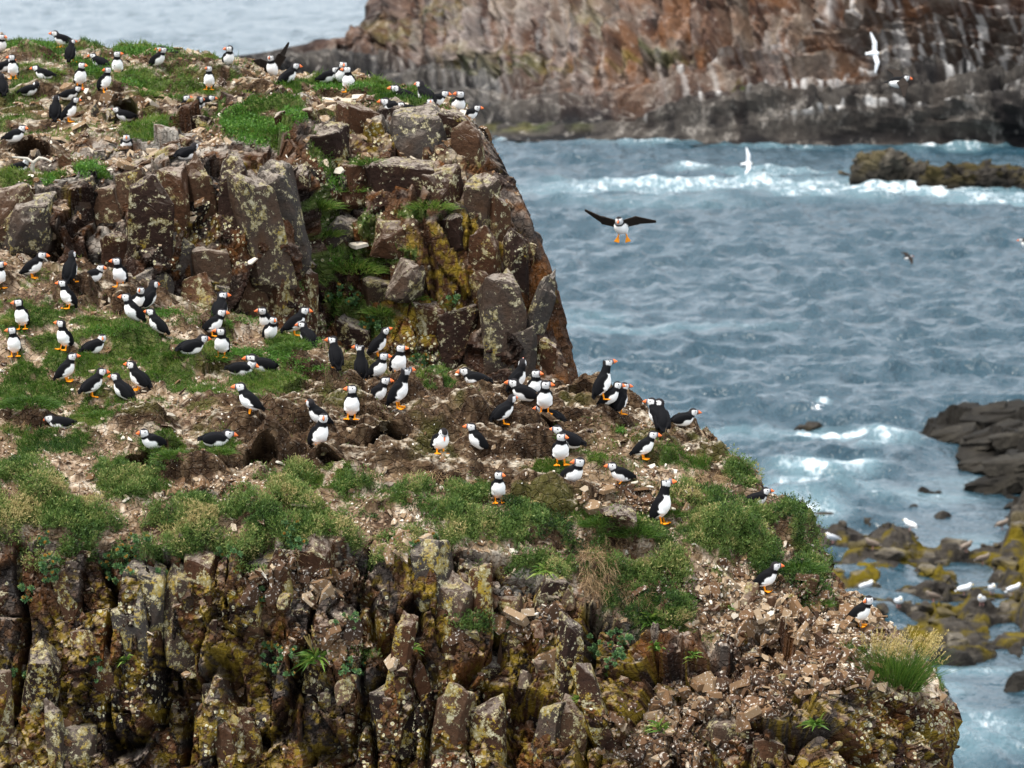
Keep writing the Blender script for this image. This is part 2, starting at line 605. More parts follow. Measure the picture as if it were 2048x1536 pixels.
def build_far():
    R = [
        [(440, 152, 334), (600, 186, 309), (800, 236, 281), (1000, 281, 258), (1400, 291, 254), (2048, 303, 249), (2700, 310, 246)],
        [(430, 143, 335), (600, 172, 311), (800, 226, 284), (1000, 273, 260), (1400, 282, 256), (2048, 294, 251), (2700, 300, 248)],
        [(450, 118, 337), (600, 124, 318), (800, 172, 292), (1000, 222, 266), (1300, 228, 260), (1700, 232, 256), (2048, 240, 252), (2700, 240, 249)],
        [(530, 104, 345), (680, 92, 336), (800, 128, 312), (1000, 188, 284), (1300, 200, 270), (1700, 180, 262), (2048, 185, 257), (2700, 185, 254)],
        [(735, 60, 345), (820, 58, 326), (1000, 92, 296), (1300, 112, 277), (1700, 92, 266), (2048, 85, 260), (2700, 80, 257)],
        [(765, -20, 347), (900, -20, 329), (1100, -20, 300), (1300, -20, 284), (1700, -20, 269), (2048, -20, 263), (2700, -20, 259)],
        [(800, -170, 352), (1100, -180, 312), (1300, -190, 292), (1700, -200, 276), (2048, -210, 268), (2700, -220, 264)],
        [(900, -200, 430), (1500, -215, 420), (2700, -235, 410)]]
    Rm = [[(2048 - p, y, d) for p, y, d in reversed(r)] for r in R]
    G = lattice(Rm, 420, [.5, .22, .3, .22, .22, .5, 6], hid=24, back=(6, 40), sm=.015)
    G[..., 0] *= -1
    N = grid_normals(G)
    view = np.array([0, 0, 30.]) - G
    N = N * np.sign((N * view).sum(2, keepdims=True) + 1e-9)
    N = blur1(blur1(N, 9, 0), 9, 1)
    sh = G.shape[:2]
    P = G.reshape(-1, 3); N = N.reshape(-1, 3)
    px, py = proj(P)
    d, crk, blk = block_relief(P, [((3.4, 6, 4.5), .65, .5, .06, .5, .5), ((1.3, 3, 1.6), .3, .5, .08, .25, .35), ((.5, 1, .55), .15, .4, .2, .1, .2)], 3, .5)
    cn = fbm(np.stack([px / 24, py / 170, 0 * px], 1), 3, 5)                # upright columns
    bed = fbm(np.stack([px / 210, (py + .07 * (px - 1300)) / 9, 0 * px + 3], 1), 3, 6)   # dipping beds
    upz = smooth01(np.interp(px, [500, 800, 1000, 1300, 1600, 1750, 1900], [60, 110, 165, 185, 120, 40, -60]) - py, -12, 20)
    d = d * .6 + upz * (cn - .5) * 7 + (1 - upz) * (bed - .5) * 5.5
    step = np.zeros(len(P))
    for L in ([(1250, 250), (1393, 213), (1530, 197), (1650, 189), (1739, 175), (1900, 200), (2100, 200)],
              [(1330, 190), (1506, 141), (1626, 86), (1700, 40), (1787, 0), (1850, -40), (2100, -60)], [(1560, 250), (1800, 238), (2100, 232)]):
        a = np.array(L, float)
        ly = np.interp(px, a[:, 0], a[:, 1]) + 5 * (blk - .5)
        below = smooth01(py - ly, 0, 3) * smooth01(px, a[0, 0] - 60, a[0, 0] + 40)
        d += 1.1 * below
        step = np.maximum(step, (1 - smooth01(np.abs(py - ly), 2, 9)) * smooth01(px, a[0, 0] - 20, a[0, 0] + 60) * (below > 0))
    d = d * smooth01(P[:, 2], .2, 3.)
    G2 = P + N * d[:, None]
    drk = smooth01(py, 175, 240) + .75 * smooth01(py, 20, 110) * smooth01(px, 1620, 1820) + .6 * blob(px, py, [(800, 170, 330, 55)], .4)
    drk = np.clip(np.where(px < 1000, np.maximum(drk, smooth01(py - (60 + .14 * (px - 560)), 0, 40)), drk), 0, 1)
    gua = np.clip(step * 1.3 + blob(px, py, [(1930, 130, 160, 60, .95), (1985, 100, 80, 80, .9), (1400, 195, 50, 30, .35), (1350, 170, 60, 40, .25), (1490, 215, 20, 20, .5), (1610, 205, 70, 16, 1), (1750, 20, 120, 30, .6), (1560, 130, 100, 60, .25), (1050, 90, 320, 110, .22)], .5), 0, 1)
    grn = blob(px, py, [(890, 30, 50, 30, .5), (1020, 130, 130, 24, .6), (950, 110, 60, 20, .5), (1300, 120, 90, 14, .7), (1050, 255, 120, 10, .6), (1170, 30, 30, 30, .5), (1480, 215, 14, 16, .7), (780, 60, 40, 30, .6)], .6)
    st = np.array([1, .3, .22])
    c = ramp_np(.28 * blk + .8 * (upz * fbm(np.stack([px / 17, py / 150, 0 * px + 9], 1), 4, 12) + (1 - upz) * (.6 * bed + .4 * fbm(P * .4, 3, 13))), [(.25, (.018, .013, .012)), (.42, (.055, .030, .022)), (.54, (.105, .058, .038)), (.66, (.12, .09, .072)), (.85, (.19, .145, .11))])
    c = mixc(c, (.15, .066, .028), smooth01(fbm(np.stack([px / 60, py / 90, 0 * px], 1), 3, 14), .52, .66) * .7 * smooth01(px, 1000, 1250))
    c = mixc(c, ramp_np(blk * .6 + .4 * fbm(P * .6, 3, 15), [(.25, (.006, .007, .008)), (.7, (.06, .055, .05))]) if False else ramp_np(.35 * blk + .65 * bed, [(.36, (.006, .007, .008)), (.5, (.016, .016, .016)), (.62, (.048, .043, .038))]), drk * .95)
    c = mixc(c, (.50, .48, .46), .85 * gua * smooth01(fbm(np.stack([px / 9, py / 75, 0 * px], 1), 3, 16), .47, .60))
    c = mixc(c, ramp_np(fbm(P * .5, 2, 18), [(.3, (.05, .075, .015)), (.7, (.16, .125, .02))]), .75 * grn * smooth01(fbm(P * .8, 3, 17), .38, .55))
    c = c * .92
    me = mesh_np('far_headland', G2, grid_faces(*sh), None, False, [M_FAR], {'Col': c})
    tag(link('far_headland', me), 'tall reddish brown sea cliff across the bay with dark tidal ledges', kind='structure')


build_far()


# ------------------------------------------------------------------ loose stones: a few shared shapes
def chunk_mesh(name, seed, mat, flat=(1, 1, 1), sub=1, rough=.06, npts=15):
    import bmesh
    r = np.random.default_rng(seed)
    bm = bmesh.new()
    for k in range(npts):
        p = r.uniform(-1, 1, 3)
        ax = r.integers(0, 3); p[ax] = np.sign(p[ax]) * r.uniform(.75, 1)
        p = p / max(1e-6, np.abs(p).max()) * r.uniform(.8, 1)
        bm.verts.new(p * np.array(flat) * .5)
    h = bmesh.ops.convex_hull(bm, input=bm.verts)
    bmesh.ops.delete(bm, geom=[g for g in set(h['geom_interior'] + h['geom_unused']) if isinstance(g, bmesh.types.BMVert)], context='VERTS')
    bmesh.ops.dissolve_limit(bm, angle_limit=.12, verts=bm.verts, edges=bm.edges)
    if sub:
        bmesh.ops.bevel(bm, geom=list(bm.edges), offset=.03, segments=1, affect='EDGES', profile=.6)
        bmesh.ops.triangulate(bm, faces=bm.faces)
        bmesh.ops.subdivide_edges(bm, edges=bm.edges, cuts=sub, use_grid_fill=True)
        V = np.array([v.co[:] for v in bm.verts])
        d = (np.stack([fbm(V * 4 + 11 * k + seed, 4, seed + k) for k in range(3)], 1) - .5) * 2 * rough
        for v, q in zip(bm.verts, V + d):
            v.co = q
    bmesh.ops.triangulate(bm, faces=bm.faces)
    me = bpy.data.meshes.new(name)
    bm.to_mesh(me); bm.free()
    me.materials.append(mat)
    return me


SLABS = [chunk_mesh('slab', 300 + k, M_STONE, (1, .75, .28 + .1 * (k % 3)), 0) for k in range(8)]
BLOCKS = [chunk_mesh('block', 340 + k, M_STONE, (.8, .7, 1), 1, .06, 11) for k in range(8)]
def prism_mesh(name, seed, mat, taper=.2, rough=.03):
    """tall jointed block: a box with uneven corners, chipped edges and slightly stepped faces"""
    import bmesh
    r = np.random.default_rng(seed)
    bm = bmesh.new()
    for x in (-1, 1):
        for y in (-1, 1):
            for z in (-1, 1):
                q = np.array([x, y, z]) * .5 * (1 - r.random(3) * taper * np.array([1, 1, .7]))
                bm.verts.new(q)
    for k in range(6):
        q = r.uniform(-.5, .5, 3); ax = r.integers(0, 3); q[ax] = np.sign(q[ax]) * r.uniform(.46, .6)
        bm.verts.new(q)
    h = bmesh.ops.convex_hull(bm, input=bm.verts)
    bmesh.ops.delete(bm, geom=[g for g in set(h['geom_interior'] + h['geom_unused']) if isinstance(g, bmesh.types.BMVert)], context='VERTS')
    bmesh.ops.dissolve_limit(bm, angle_limit=.2, verts=bm.verts, edges=bm.edges)
    bmesh.ops.bevel(bm, geom=list(bm.edges), offset=.02, segments=1, affect='EDGES')
    bmesh.ops.triangulate(bm, faces=bm.faces)
    for _ in range(2):
        bmesh.ops.subdivide_edges(bm, edges=[e for e in bm.edges if e.calc_length() > .12], cuts=1, use_grid_fill=True)
        bmesh.ops.triangulate(bm, faces=bm.faces)
    V = np.array([v.co[:] for v in bm.verts])
    lay = np.floor(V[:, 2:3] * 5 + 2 * fbm(V * 3 + seed, 2, seed)[:, None])
    st = (np.sin(lay * 12.9898 + seed) * 43758.5453) % 1 - .5
    d = (np.stack([fbm(V * 5 + 11 * k + seed, 3, seed + k) for k in range(3)], 1) - .5) * 2 * rough
    d[:, :2] += np.sign(V[:, :2]) * st * .035
    for v, q in zip(bm.verts, V + d): v.co = q
    me = bpy.data.meshes.new(name); bm.to_mesh(me); bm.free(); me.materials.append(mat)
    return me


PRISM_UP = [prism_mesh('slab_block', 800 + k, M_SLAB, .62, .05) for k in range(10)]
PRISM_NEAR = [prism_mesh('cliff_block', 820 + k, M_COLUMN, .6, .035) for k in range(11)]
LEDGES = [prism_mesh('ledge_block', 840 + k, M_SHORE, .3, .04) for k in range(5)]
for me_ in LEDGES:
    for nm, val in (('alg', .1), ('drk', .92)):
        a_ = me_.attributes.new(nm, 'FLOAT', 'POINT'); a_.data.foreach_set('value', np.full(len(me_.vertices), val, np.float32))
BOULDERS = [chunk_mesh('boulder', 380 + k, M_BOULDER, (.9, .8, 1), 3, .10, 12) for k in range(7)]
SHORE_ST = [chunk_mesh('shore_boulder', 420 + k, M_SHORE, (1, .85, .6), 2, .06, 18) for k in range(8)]
for me_ in SHORE_ST:
    v = np.array([q.co[:] for q in me_.vertices])
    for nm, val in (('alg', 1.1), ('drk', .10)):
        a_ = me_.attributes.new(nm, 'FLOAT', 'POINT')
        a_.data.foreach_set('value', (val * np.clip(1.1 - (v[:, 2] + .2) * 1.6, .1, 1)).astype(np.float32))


# ------------------------------------------------------------------ rocks standing in the sea
def sea_rock(px, py, wpx, hpx, label, seed, depth=.8):
    c = sea_at(px, py)
    k = c[1] / FPX
    W, H = wpx * k / 2, hpx * k
    nu, nv = 90, 44
    u = np.linspace(0, 2 * np.pi, nu + 1); v = np.linspace(0, 1, nv)
    U, Vv = np.meshgrid(u, v)
    r = np.cos(Vv * 1.5) ** .55
    x = np.cos(U) * r * W; y = np.sin(U) * r * W * depth; z = np.sin(Vv * 1.5) * H - .4
    P = np.stack([x, y, z], -1).reshape(-1, 3)
    N = np.stack([np.cos(U) * .8, np.sin(U) * .8, .2 + Vv], -1).reshape(-1, 3)
    Q = P + c
    Q[:, :2] = np.where(np.abs(Q[:, :2]) < 1e-9, 0, Q[:, :2])
    d, crk, blk = block_relief(Q, [((1.5, 1.5, .9), .25, .5, .12, .2, .5), ((.6, .6, .4), .12, .5, .15, .08, .5)], seed)
    low = fbm(Q * .6, 3, seed) - .45
    P2 = P + N * (d + low * H * .7)[:, None]
    P2 = P2.reshape(nv, nu + 1, 3); P2[:, -1] = P2[:, 0]; P2[-1] = P2[-1].mean(0)
    P2 = P2.reshape(-1, 3)
    alg = smooth01(P2[:, 2], .1, .4 * H) * .45; drk = 1 - .7 * smooth01(P2[:, 2], .2 * H, .8 * H)
    me = mesh_np('sea_rock', P2, grid_faces(nv, nu + 1), {'alg': alg, 'drk': drk}, False, [M_SHORE])
    return tag(link('sea_rock', me, loc=c), label, 'rock', 'rocks standing in the sea')


sea_rock(1790, 374, 150, 84, 'highest hump of the wave-washed rock offshore, topped with yellow weed', 5)
sea_rock(1960, 384, 310, 58, 'long low weedy rock offshore at the right edge of the sea', 6, .5)
sea_rock(1700, 362, 70, 22, 'small dark rock awash left of the tall offshore rock', 7, .6)
sea_rock(1560, 347, 95, 9, 'thin black reef just breaking the surface below the gull', 8, .4)
sea_rock(1615, 858, 42, 10, 'tiny dark rock awash in foam nearer the puffins', 9, .5)


# ------------------------------------------------------------------ rocky shore at the right
SHORE = [(1950, 872, 105, 36, 1.7), (2075, 905, 130, 60, 2.0), (1900, 880, 75, 26, 1.2), (2030, 960, 60, 45, 1.4), (2080, 1040, 80, 36, 1.2), (2160, 950, 120, 120, 2.2),
         (1752, 926, 50, 12, .12), (1720, 968, 70, 8, .10), (1850, 990, 76, 10, .16), (1800, 966, 50, 8, .08), (1715, 1036, 60, 20, .3), (1820, 1022, 66, 7, .06), (1887, 1036, 40, 9, .1), (1690, 1010, 50, 8, .05), (1900, 1010, 50, 7, .04), (1960, 985, 30, 6, .05),
         (1675, 1092, 80, 36, 1.1), (1612, 1062, 45, 30, 1.2), (1800, 1112, 85, 34, 1.1), (1750, 1150, 100, 40, 1.1), (1905, 1128, 50, 16, .6), (2030, 1105, 55, 45, 1.0),
         (2010, 1180, 60, 32, .7), (1840, 1195, 120, 24, .6), (1770, 1225, 120, 28, .6), (1950, 1225, 90, 30, .7), (1900, 1275, 130, 30, .6), (2030, 1290, 60, 36, .6), (1890, 1325, 70, 16, .5),
         (1880, 1392, 42, 11, .4), (2050, 1378, 55, 18, .5), (1990, 1545, 60, 10, .3), (1900, 1420, 30, 8, .25), (2100, 1200, 90, 140, 1.3), (1660, 1180, 60, 60, .9), (1600, 1300, 120, 120, .8), (1740, 1320, 100, 60, .6)]


def build_shore():
    xs = np.arange(4, 27, .14); ys = np.concatenate([np.arange(68, 100, .14), np.arange(100, 142, .2)])
    X, Y = np.meshgrid(xs, ys)
    sh = X.shape
    P0 = np.stack([X.ravel(), Y.ravel(), 0 * X.ravel()], 1)
    px, py = proj(P0)
    wob = fbm(P0 * .45, 4, 91) - .5
    wob2 = fbm(P0 * .45 + 31, 4, 95) - .5
    qx, qy = px + wob * 60, py + wob2 * 34
    h = np.full(len(P0), -.6)
    for cx, cy, rx, ry, hh in SHORE:
        d = np.sqrt(((qx - cx) / rx) ** 2 + ((qy - cy) / ry) ** 2)
        h = np.maximum(h, hh * 1.15 * np.clip(1.15 - d, -1, 1) ** 1 if False else -.6 + (hh + .6) * smooth01(1.3 - d, 0, 1.2))
    shelf = blob(qx, qy, [(1740, 1150, 190, 100), (1860, 1240, 220, 95), (1990, 1180, 110, 120), (1650, 1080, 90, 60)], .25)
    h = np.maximum(h, -.6 + .84 * shelf + .25 * shelf * (fbm(P0 * .5, 3, 29) - .5))
    P1 = P0.copy(); P1[:, 2] = h
    slab = blob(px, py, [(1990, 890, 170, 60), (2050, 1000, 90, 70)], .3)
    sw = (P0[:, 0] * .42 + P0[:, 1] * .20 + 1.2 * (fbm(P0 * .15, 2, 33) - .5)) % 1.0
    d1, crk, blk = block_relief(P1 * np.array([1, .8, 1]), [((1.6, 1.3, 1.2), .28, .7, .14, .25, .5), ((.6, .5, .5), .14, .7, .18, .1, .5)], 17)
    rub = smooth01(h, -.45, .1)
    z = np.where(h > 0, h * .62, h) + d1 * rub * .45 + (fbm(P0 * 1.2, 4, 19) - .5) * .5 * rub
    z = z + slab * rub * (.55 * (1 - sw) - .25)
    tl = z + .10 * P0[:, 0] * .5 + .02 * P0[:, 1]; stp = np.where(slab > .3, .34, .16)
    fl = np.floor(tl / stp); fr = tl / stp - fl
    z = z + rub * ((fl + smooth01(fr, .35, .65)) * stp - tl) * .9
    pool = blob(px, py, [(1935, 1150, 50, 24), (1960, 1075, 60, 20), (1850, 1170, 20, 8), (2010, 1262, 30, 12), (1975, 1060, 40, 30)], .3)
    z = z * (1 - pool) - .4 * pool
    P2 = np.stack([P0[:, 0], P0[:, 1], z], 1)
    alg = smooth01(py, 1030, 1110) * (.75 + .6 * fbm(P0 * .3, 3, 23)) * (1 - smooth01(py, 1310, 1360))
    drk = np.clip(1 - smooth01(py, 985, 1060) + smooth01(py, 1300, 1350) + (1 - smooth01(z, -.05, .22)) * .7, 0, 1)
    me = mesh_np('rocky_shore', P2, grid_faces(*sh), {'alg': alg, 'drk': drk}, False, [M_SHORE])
    o = tag(link('rocky_shore', me), 'weed covered rocky shore with tide pools below the headland', kind='structure')
    r = np.random.default_rng(5)
    Z = z.reshape(sh)
    n = 0
    while n < 130:
        x, y = r.uniform(6.5, 15.5), r.uniform(84, 112)
        ix, iy = int((x - 4) / .14), int(np.searchsorted(ys, y))
        if Z[iy, ix] < .02: continue
        p_, q_ = proj(np.array([[x, y, Z[iy, ix]]]))
        if not (1560 < p_[0] < 2080 and 1040 < q_[0] < 1345): continue
        s = r.lognormal(-1.15, .55)
        link('boulder', SHORE_ST[n % 8], o, (x, y, Z[iy, ix] + .06 * s), (r.uniform(-.3, .3), r.uniform(-.3, .3), r.uniform(0, 6.3)), (s, s * r.uniform(.7, 1.1), s * r.uniform(.6, 1.1)))
        n += 1
    for i in range(26):
        pxx, pyy = r.uniform(1870, 2090), r.uniform(862, 1040)
        if pyy > 920 + (pxx - 1900) * .75: continue
        q = sea_at(pxx, pyy)
        ix, iy = int((q[0] - 4) / .14), int(np.searchsorted(ys, q[1]))
        w = r.uniform(1.2, 2.8)
        link('ledge', LEDGES[i % 5], o, (q[0], q[1], max(.1, Z[min(iy, sh[0] - 1), min(max(ix, 0), sh[1] - 1)] * .8)), (r.uniform(-.1, .15), -.22 + r.uniform(-.12, .12), r.uniform(-.4, .4)), (w, w * r.uniform(.6, 1), r.uniform(.35, .7)))
    return sh, xs, ys, Z


SH_, SHX, SHY, SHZ = build_shore()


# ------------------------------------------------------------------ upper bluff
class Terrain:
    """a dense grid with its masks and a finder for the surface point seen at a photo pixel"""
    def __init__(self, G, N, masks):
        self.P = G.reshape(-1, 3); self.N = N.reshape(-1, 3); self.masks = masks
        self.px, self.py = proj(self.P)
        self.order = None

    def find(self, px, py, rad=5):
        c = np.nonzero((np.abs(self.px - px) < rad) & (np.abs(self.py - py) < rad))[0]
        if len(c) == 0:
            d = (self.px - px) ** 2 + (self.py - py) ** 2
            return self.P[np.argmin(d)], self.N[np.argmin(d)], np.argmin(d)
        y = self.P[c, 1]
        c = c[y < y.min() + .25]
        d = (self.px[c] - px) ** 2 + (self.py[c] - py) ** 2
        k = c[np.argmin(d)]
        return self.P[k], self.N[k], k


MOUNDS = [(640, 925, 50, 24, .11), (560, 915, 55, 26, .12), (690, 872, 60, 20, .10), (765, 875, 60, 18, .10), (900, 945, 66, 26, .13), (860, 868, 50, 16, .08), (1000, 880, 85, 22, .11), (1120, 1012, 66, 28, .13), (400, 945, 56, 22, .10), (1185, 820, 46, 22, .11), (1372, 875, 26, 16, .09),
          (930, 800, 45, 12, .06), (840, 808, 50, 12, .06), (300, 850, 60, 12, .07), (430, 815, 60, 13, .07), (620, 800, 60, 13, .07), (740, 790, 50, 12, .06), (255, 598, 36, 20, .09), (1240, 1085, 34, 12, .07), (1020, 955, 56, 14, .08), (1100, 905, 40, 12, .07), (480, 870, 60, 12, .07), (150, 600, 40, 16, .07), (960, 870, 40, 14, .08), (790, 935, 50, 14, .08), (310, 950, 40, 12, .06), (1230, 850, 40, 10, .06), (1310, 905, 30, 10, .06), (70, 855, 40, 12, .07)]


def ground(name, G, masks, layers, seed, hum, mat, holes=(), label='', gully=.2, edge=lambda x, y: 1., mounds=()):
    sh = G.shape[:2]
    N = grid_normals(G)
    if N[..., 2].mean() < 0: N = -N
    N = blur1(blur1(N, 13, 0), 13, 1)
    P = G.reshape(-1, 3); n = N.reshape(-1, 3)
    px, py = proj(P)
    m = masks(P, px, py)
    rk, gr, so, mt = m['rk'], m['gr'], m['so'], m['mt']
    d, crk, blk = block_relief(P, layers, seed, gully)
    P2 = P + n * (d * rk * edge(px, py))[:, None]
    # hummocks of peat, grass swells and small clods on the open ground
    soft = 1 - rk
    F1, F2, R, vec = voro(P * np.array([.62, 1, .6]) / hum[0], seed + 7)
    wv = fbm(P * 7, 3, seed + 9) - .5
    cell = np.clip(1.05 - (F1 + wv * .4) / .62, 0, 1) ** .7 * (R[:, 0] > .25) * (.5 + .7 * R[:, 1])
    F1b, _, Rb, _ = voro(P * np.array([.75, 1, 1]) / (hum[0] * .45), seed + 8)
    cb = np.clip(1 - F1b / .6, 0, 1) ** .6 * (Rb[:, 0] > .35)
    h = hum[1] * cell * (.18 + .95 * so) + hum[1] * .36 * cb * (.15 + .8 * so) + (fbm(P * 3, 4, seed + 3) - .5) * hum[1] * .9 + (fbm(P * 16, 4, seed + 4) - .5) * hum[1] * .32
    h = h + np.maximum(gr, 0) * (hum[1] * .35 * fbm(P * 6, 3, seed + 5))
    P2 = P2 + soft[:, None] * np.stack([0 * h, -.5 * h * so, h], 1)
    P2 = P2 + (n * np.array([1, 1, .6])) * (mt * (.01 + .09 * fbm(P * 5, 3, seed + 6) + .06 * smooth01(fbm(P * 11, 2, seed + 16), .4, .62)) * hum[2])[:, None]
    for hx, hy, rx, ry, hh in mounds:
        e = np.sqrt(((px + wv * 26 - hx) / rx) ** 2 + ((py + wv * 14 - hy) / ry) ** 2)
        q = smooth01(1.15 - e, 0, .55) * (.75 + .9 * wv)
        P2 = P2 + (q * hh)[:, None] * np.array([0, -.55, 1])
        so = m['so'] = np.maximum(so, smooth01(1.25 - e, 0, .2) * (1 - .7 * (m['gr'] > .75)))
        m['gr'] = m['gr'] * (1 - .8 * smooth01(1.2 - e, 0, .2))
    for hx, hy, rx, ry, dep in holes:
        q = smooth01(1.15 - np.sqrt(((px + wv * 14 - hx) / rx) ** 2 + ((py + wv * 10 - hy) / ry) ** 2), 0, .4)
        up = smooth01(1.3 - np.sqrt(((px - hx) / (rx * 1.5)) ** 2 + ((py - hy + ry * 1.5) / (ry * 1.4)) ** 2), 0, .8) * (1 - q) * (py < hy)
        P2 = P2 + q[:, None] * np.array([0, dep, -dep * .32]) + up[:, None] * np.array([0, -.05, .07])
        m['gr'] = m['gr'] * (1 - q); m['mt'] = m['mt'] * (1 - q); so = m['so'] = np.maximum(so, q); rk = m['rk'] = rk * (1 - q)
    G2 = P2.reshape(sh + (3,))
    N2 = grid_normals(G2)
    if N2[..., 2].mean() < 0: N2 = -N2
    up = N2.reshape(-1, 3)[:, 2]
    fin0 = fbm(P * 24, 3, seed + 30, .65) - .5
    cut = lambda q, a_=.34, b_=.58: smooth01(q + .75 * fin0, a_, b_)
    big = fbm(P * 2.3, 3, seed + 20); med = fbm(P * 9, 4, seed + 21, .6); fin = fbm(P * 30, 3, seed + 22, .65)
    f = blk * .72 + .18 * med + .12 * big
    c = ramp_np(f, [(.12, (.009, .006, .005)), (.32, (.026, .013, .009)), (.5, (.066, .028, .012)), (.66, (.095, .048, .024)), (.82, (.046, .039, .036)), (1, (.13, .085, .055))])
    c = mixc(c, (.13, .05, .013), smooth01(fbm(P * 4 + 7, 4, seed + 23), .55, .68) * .8)                 # rust
    yel = smooth01(.3 * fin + .62 * big + .2 * m['lic'], .52 + (.07 if seed == 500 else 0), .62 + (.07 if seed == 500 else 0)) * smooth01(.65 * fin + .5 * med, .54, .62)
    c = mixc(c, ramp_np(med, [(.3, (.12, .075, .010)), (.7, (.28, .19, .018))]), yel * .8)
    pale = smooth01(up, .38, .8) * smooth01(med, .44, .58)
    c = mixc(c, ramp_np(fin, [(.3, (.17, .115, .085)), (.7, (.42, .35, .29))]), pale * .6)
    c = mixc(c, (.50, .46, .40), .9 * m['gua'] * smooth01(.6 * med + .4 * fin, .40, .54))
    c = c * .82
    shl = ramp_np(.6 * fin + .4 * fbm(P * 4.5, 4, seed + 24), [(.3, (.055, .031, .019)), (.44, (.15, .096, .06)), (.54, (.28, .20, .135)), (.67, (.50, .42, .33))])
    shl = mixc(shl, (.15, .10, .055), smooth01(fbm(P * 11 + 3, 3, seed + 25), .5, .62) * .8)
    soil = ramp_np(.5 * fin + .5 * med, [(.34, (.022, .012, .007)), (.50, (.058, .034, .019)), (.62, (.11, .07, .039)), (.75, (.22, .16, .10))])
    soil = mixc(soil, (.06, .06, .014), smooth01(fbm(P * 3 + 5, 3, seed + 26), .55, .66) * .7)
    soil = mixc(soil, ramp_np(fin, [(.35, (.19, .135, .085)), (.65, (.52, .46, .37))]), smooth01(up, .6, .92) * smooth01(fbm(P * np.array([5, 8, 8]) + 1, 4, seed + 27), .47, .57) * .75)
    grn_ = ramp_np(.5 * fin + .5 * med, [(.3, (.030, .038, .012)), (.5, (.055, .085, .018)), (.7, (.13, .14, .045))])
    col = shl + (soil - shl) * cut(m['so'])[:, None]
    col = col + (c - col) * cut(m['rk'])[:, None]
    col = col + (grn_ - col) * cut(np.clip(m['gr'] + m['mt'], 0, 1), .45, .7)[:, None]
    ring = m['rk'] * (-.02 + .32 * m['lic'] + 2.6 * (fbm(P * 2.0 + 2, 3, seed + 28) - .5))
    spl = (.02 * m['rk'] + .22 * (1 - m['rk'])) * (1 - np.clip(m['gr'] + m['mt'], 0, 1))
    me = mesh_np(name, P2, grid_faces(*sh), {'ring': ring, 'spl': spl}, False, [mat], {'Col': col})
    o = tag(link(name, me), label, kind='structure')
    m['gr'] = m['gr'] * (1 - .0); m['crk'] = crk
    return o, Terrain(G2, N2, m)


def warped(P, px, py, amp, f, s):
    a = fbm(P * f, 4, s) - .5; b = fbm(P * f + 41, 4, s + 5) - .5
    return px + a * amp * 2, py + b * amp


UP_GRASS = [(480, 245, 75, 42), (560, 250, 55, 42), (620, 330, 30, 50, .7), (640, 420, 32, 60), (650, 380, 30, 60), (705, 520, 70, 36), (690, 605, 55, 26), (760, 640, 34, 34, .8), (845, 420, 60, 16), (720, 335, 28, 16),
            (840, 728, 50, 30), (800, 520, 50, 30, .7), (740, 450, 40, 30, .7), (900, 610, 30, 14, .5), (185, 348, 40, 18), (285, 178, 60, 18), (185, 140, 40, 16), (285, 108, 80, 9), (60, 100, 60, 8), (150, 105, 50, 8), (330, 250, 50, 14), (300, 270, 60, 20),
            (75, 180, 60, 14), (30, 245, 40, 8), (380, 180, 50, 16), (680, 185, 120, 12), (800, 205, 70, 10), (620, 190, 60, 10), (430, 130, 60, 10, .6), (20, 370, 30, 20), (90, 365, 30, 14), (250, 255, 40, 12), (115, 110, 30, 8), (60, 160, 30, 14, .6), (700, 560, 60, 20, .8), (830, 600, 40, 20, .6), (620, 560, 22, 60, .8), (640, 640, 40, 30, .5), (880, 470, 20, 14, .6)]
UP_SOIL = [(60, 250, 90, 18), (150, 165, 120, 20), (230, 215, 90, 16), (400, 150, 120, 20), (330, 170, 80, 14), (60, 130, 80, 16), (180, 108, 60, 10), (60, 305, 90, 16), (560, 175, 90, 12), (780, 195, 60, 8), (290, 150, 50, 12)]


def up_masks(P, px, py):
    qx, qy = warped(P, px, py, 26, 2.2, 201)
    lip = np.interp(px, [-500, 0, 130, 200, 330, 420, 560, 640, 690, 760, 860, 950, 1000], [372, 380, 372, 360, 300, 292, 270, 235, 222, 212, 215, 245, 290])
    rk = smooth01(qy - lip, -8, 10)
    stone = blob(qx, qy, [(370, 215, 40, 10), (420, 210, 60, 14), (390, 250, 60, 26), (330, 290, 80, 16), (230, 300, 90, 20, .7), (110, 330, 60, 18, .6), (600, 215, 40, 14), (500, 200, 40, 8)], .4)
    rk = np.maximum(rk, stone)
    gr = blob(qx, qy, UP_GRASS, .3)
    mottle = smooth01(fbm(P * 2.6, 4, 210), .56, .63) * (1 - rk) * .55
    gr = np.clip(np.maximum(gr, mottle), 0, 1) * smooth01(fbm(P * 5, 3, 215), .3, .5)
    so = np.maximum(blob(qx, qy, UP_SOIL, .4), smooth01(fbm(P * 1.7, 4, 220), .48, .58)) * (1 - rk)
    lic = .15 + .75 * blob(qx, qy, [(820, 560, 130, 170), (740, 260, 60, 40, .8), (870, 300, 60, 90, .8), (890, 460, 50, 40), (400, 590, 50, 40), (1000, 480, 60, 60, .6), (650, 470, 50, 50, .6)], .5)
    gua = np.maximum(smooth01(lip + 26 - qy, -10, 30) * smooth01(qy - lip, -40, 0) * .85, blob(qx, qy, [(880, 240, 90, 30), (780, 235, 60, 20), (640, 220, 50, 16), (240, 310, 150, 40, .45), (200, 470, 20, 40, .4), (880, 330, 60, 60, .3)], .5))
    return dict(rk=rk, gr=gr * (1 - .0 * rk), so=so, mt=0 * rk, lic=lic, gua=gua)


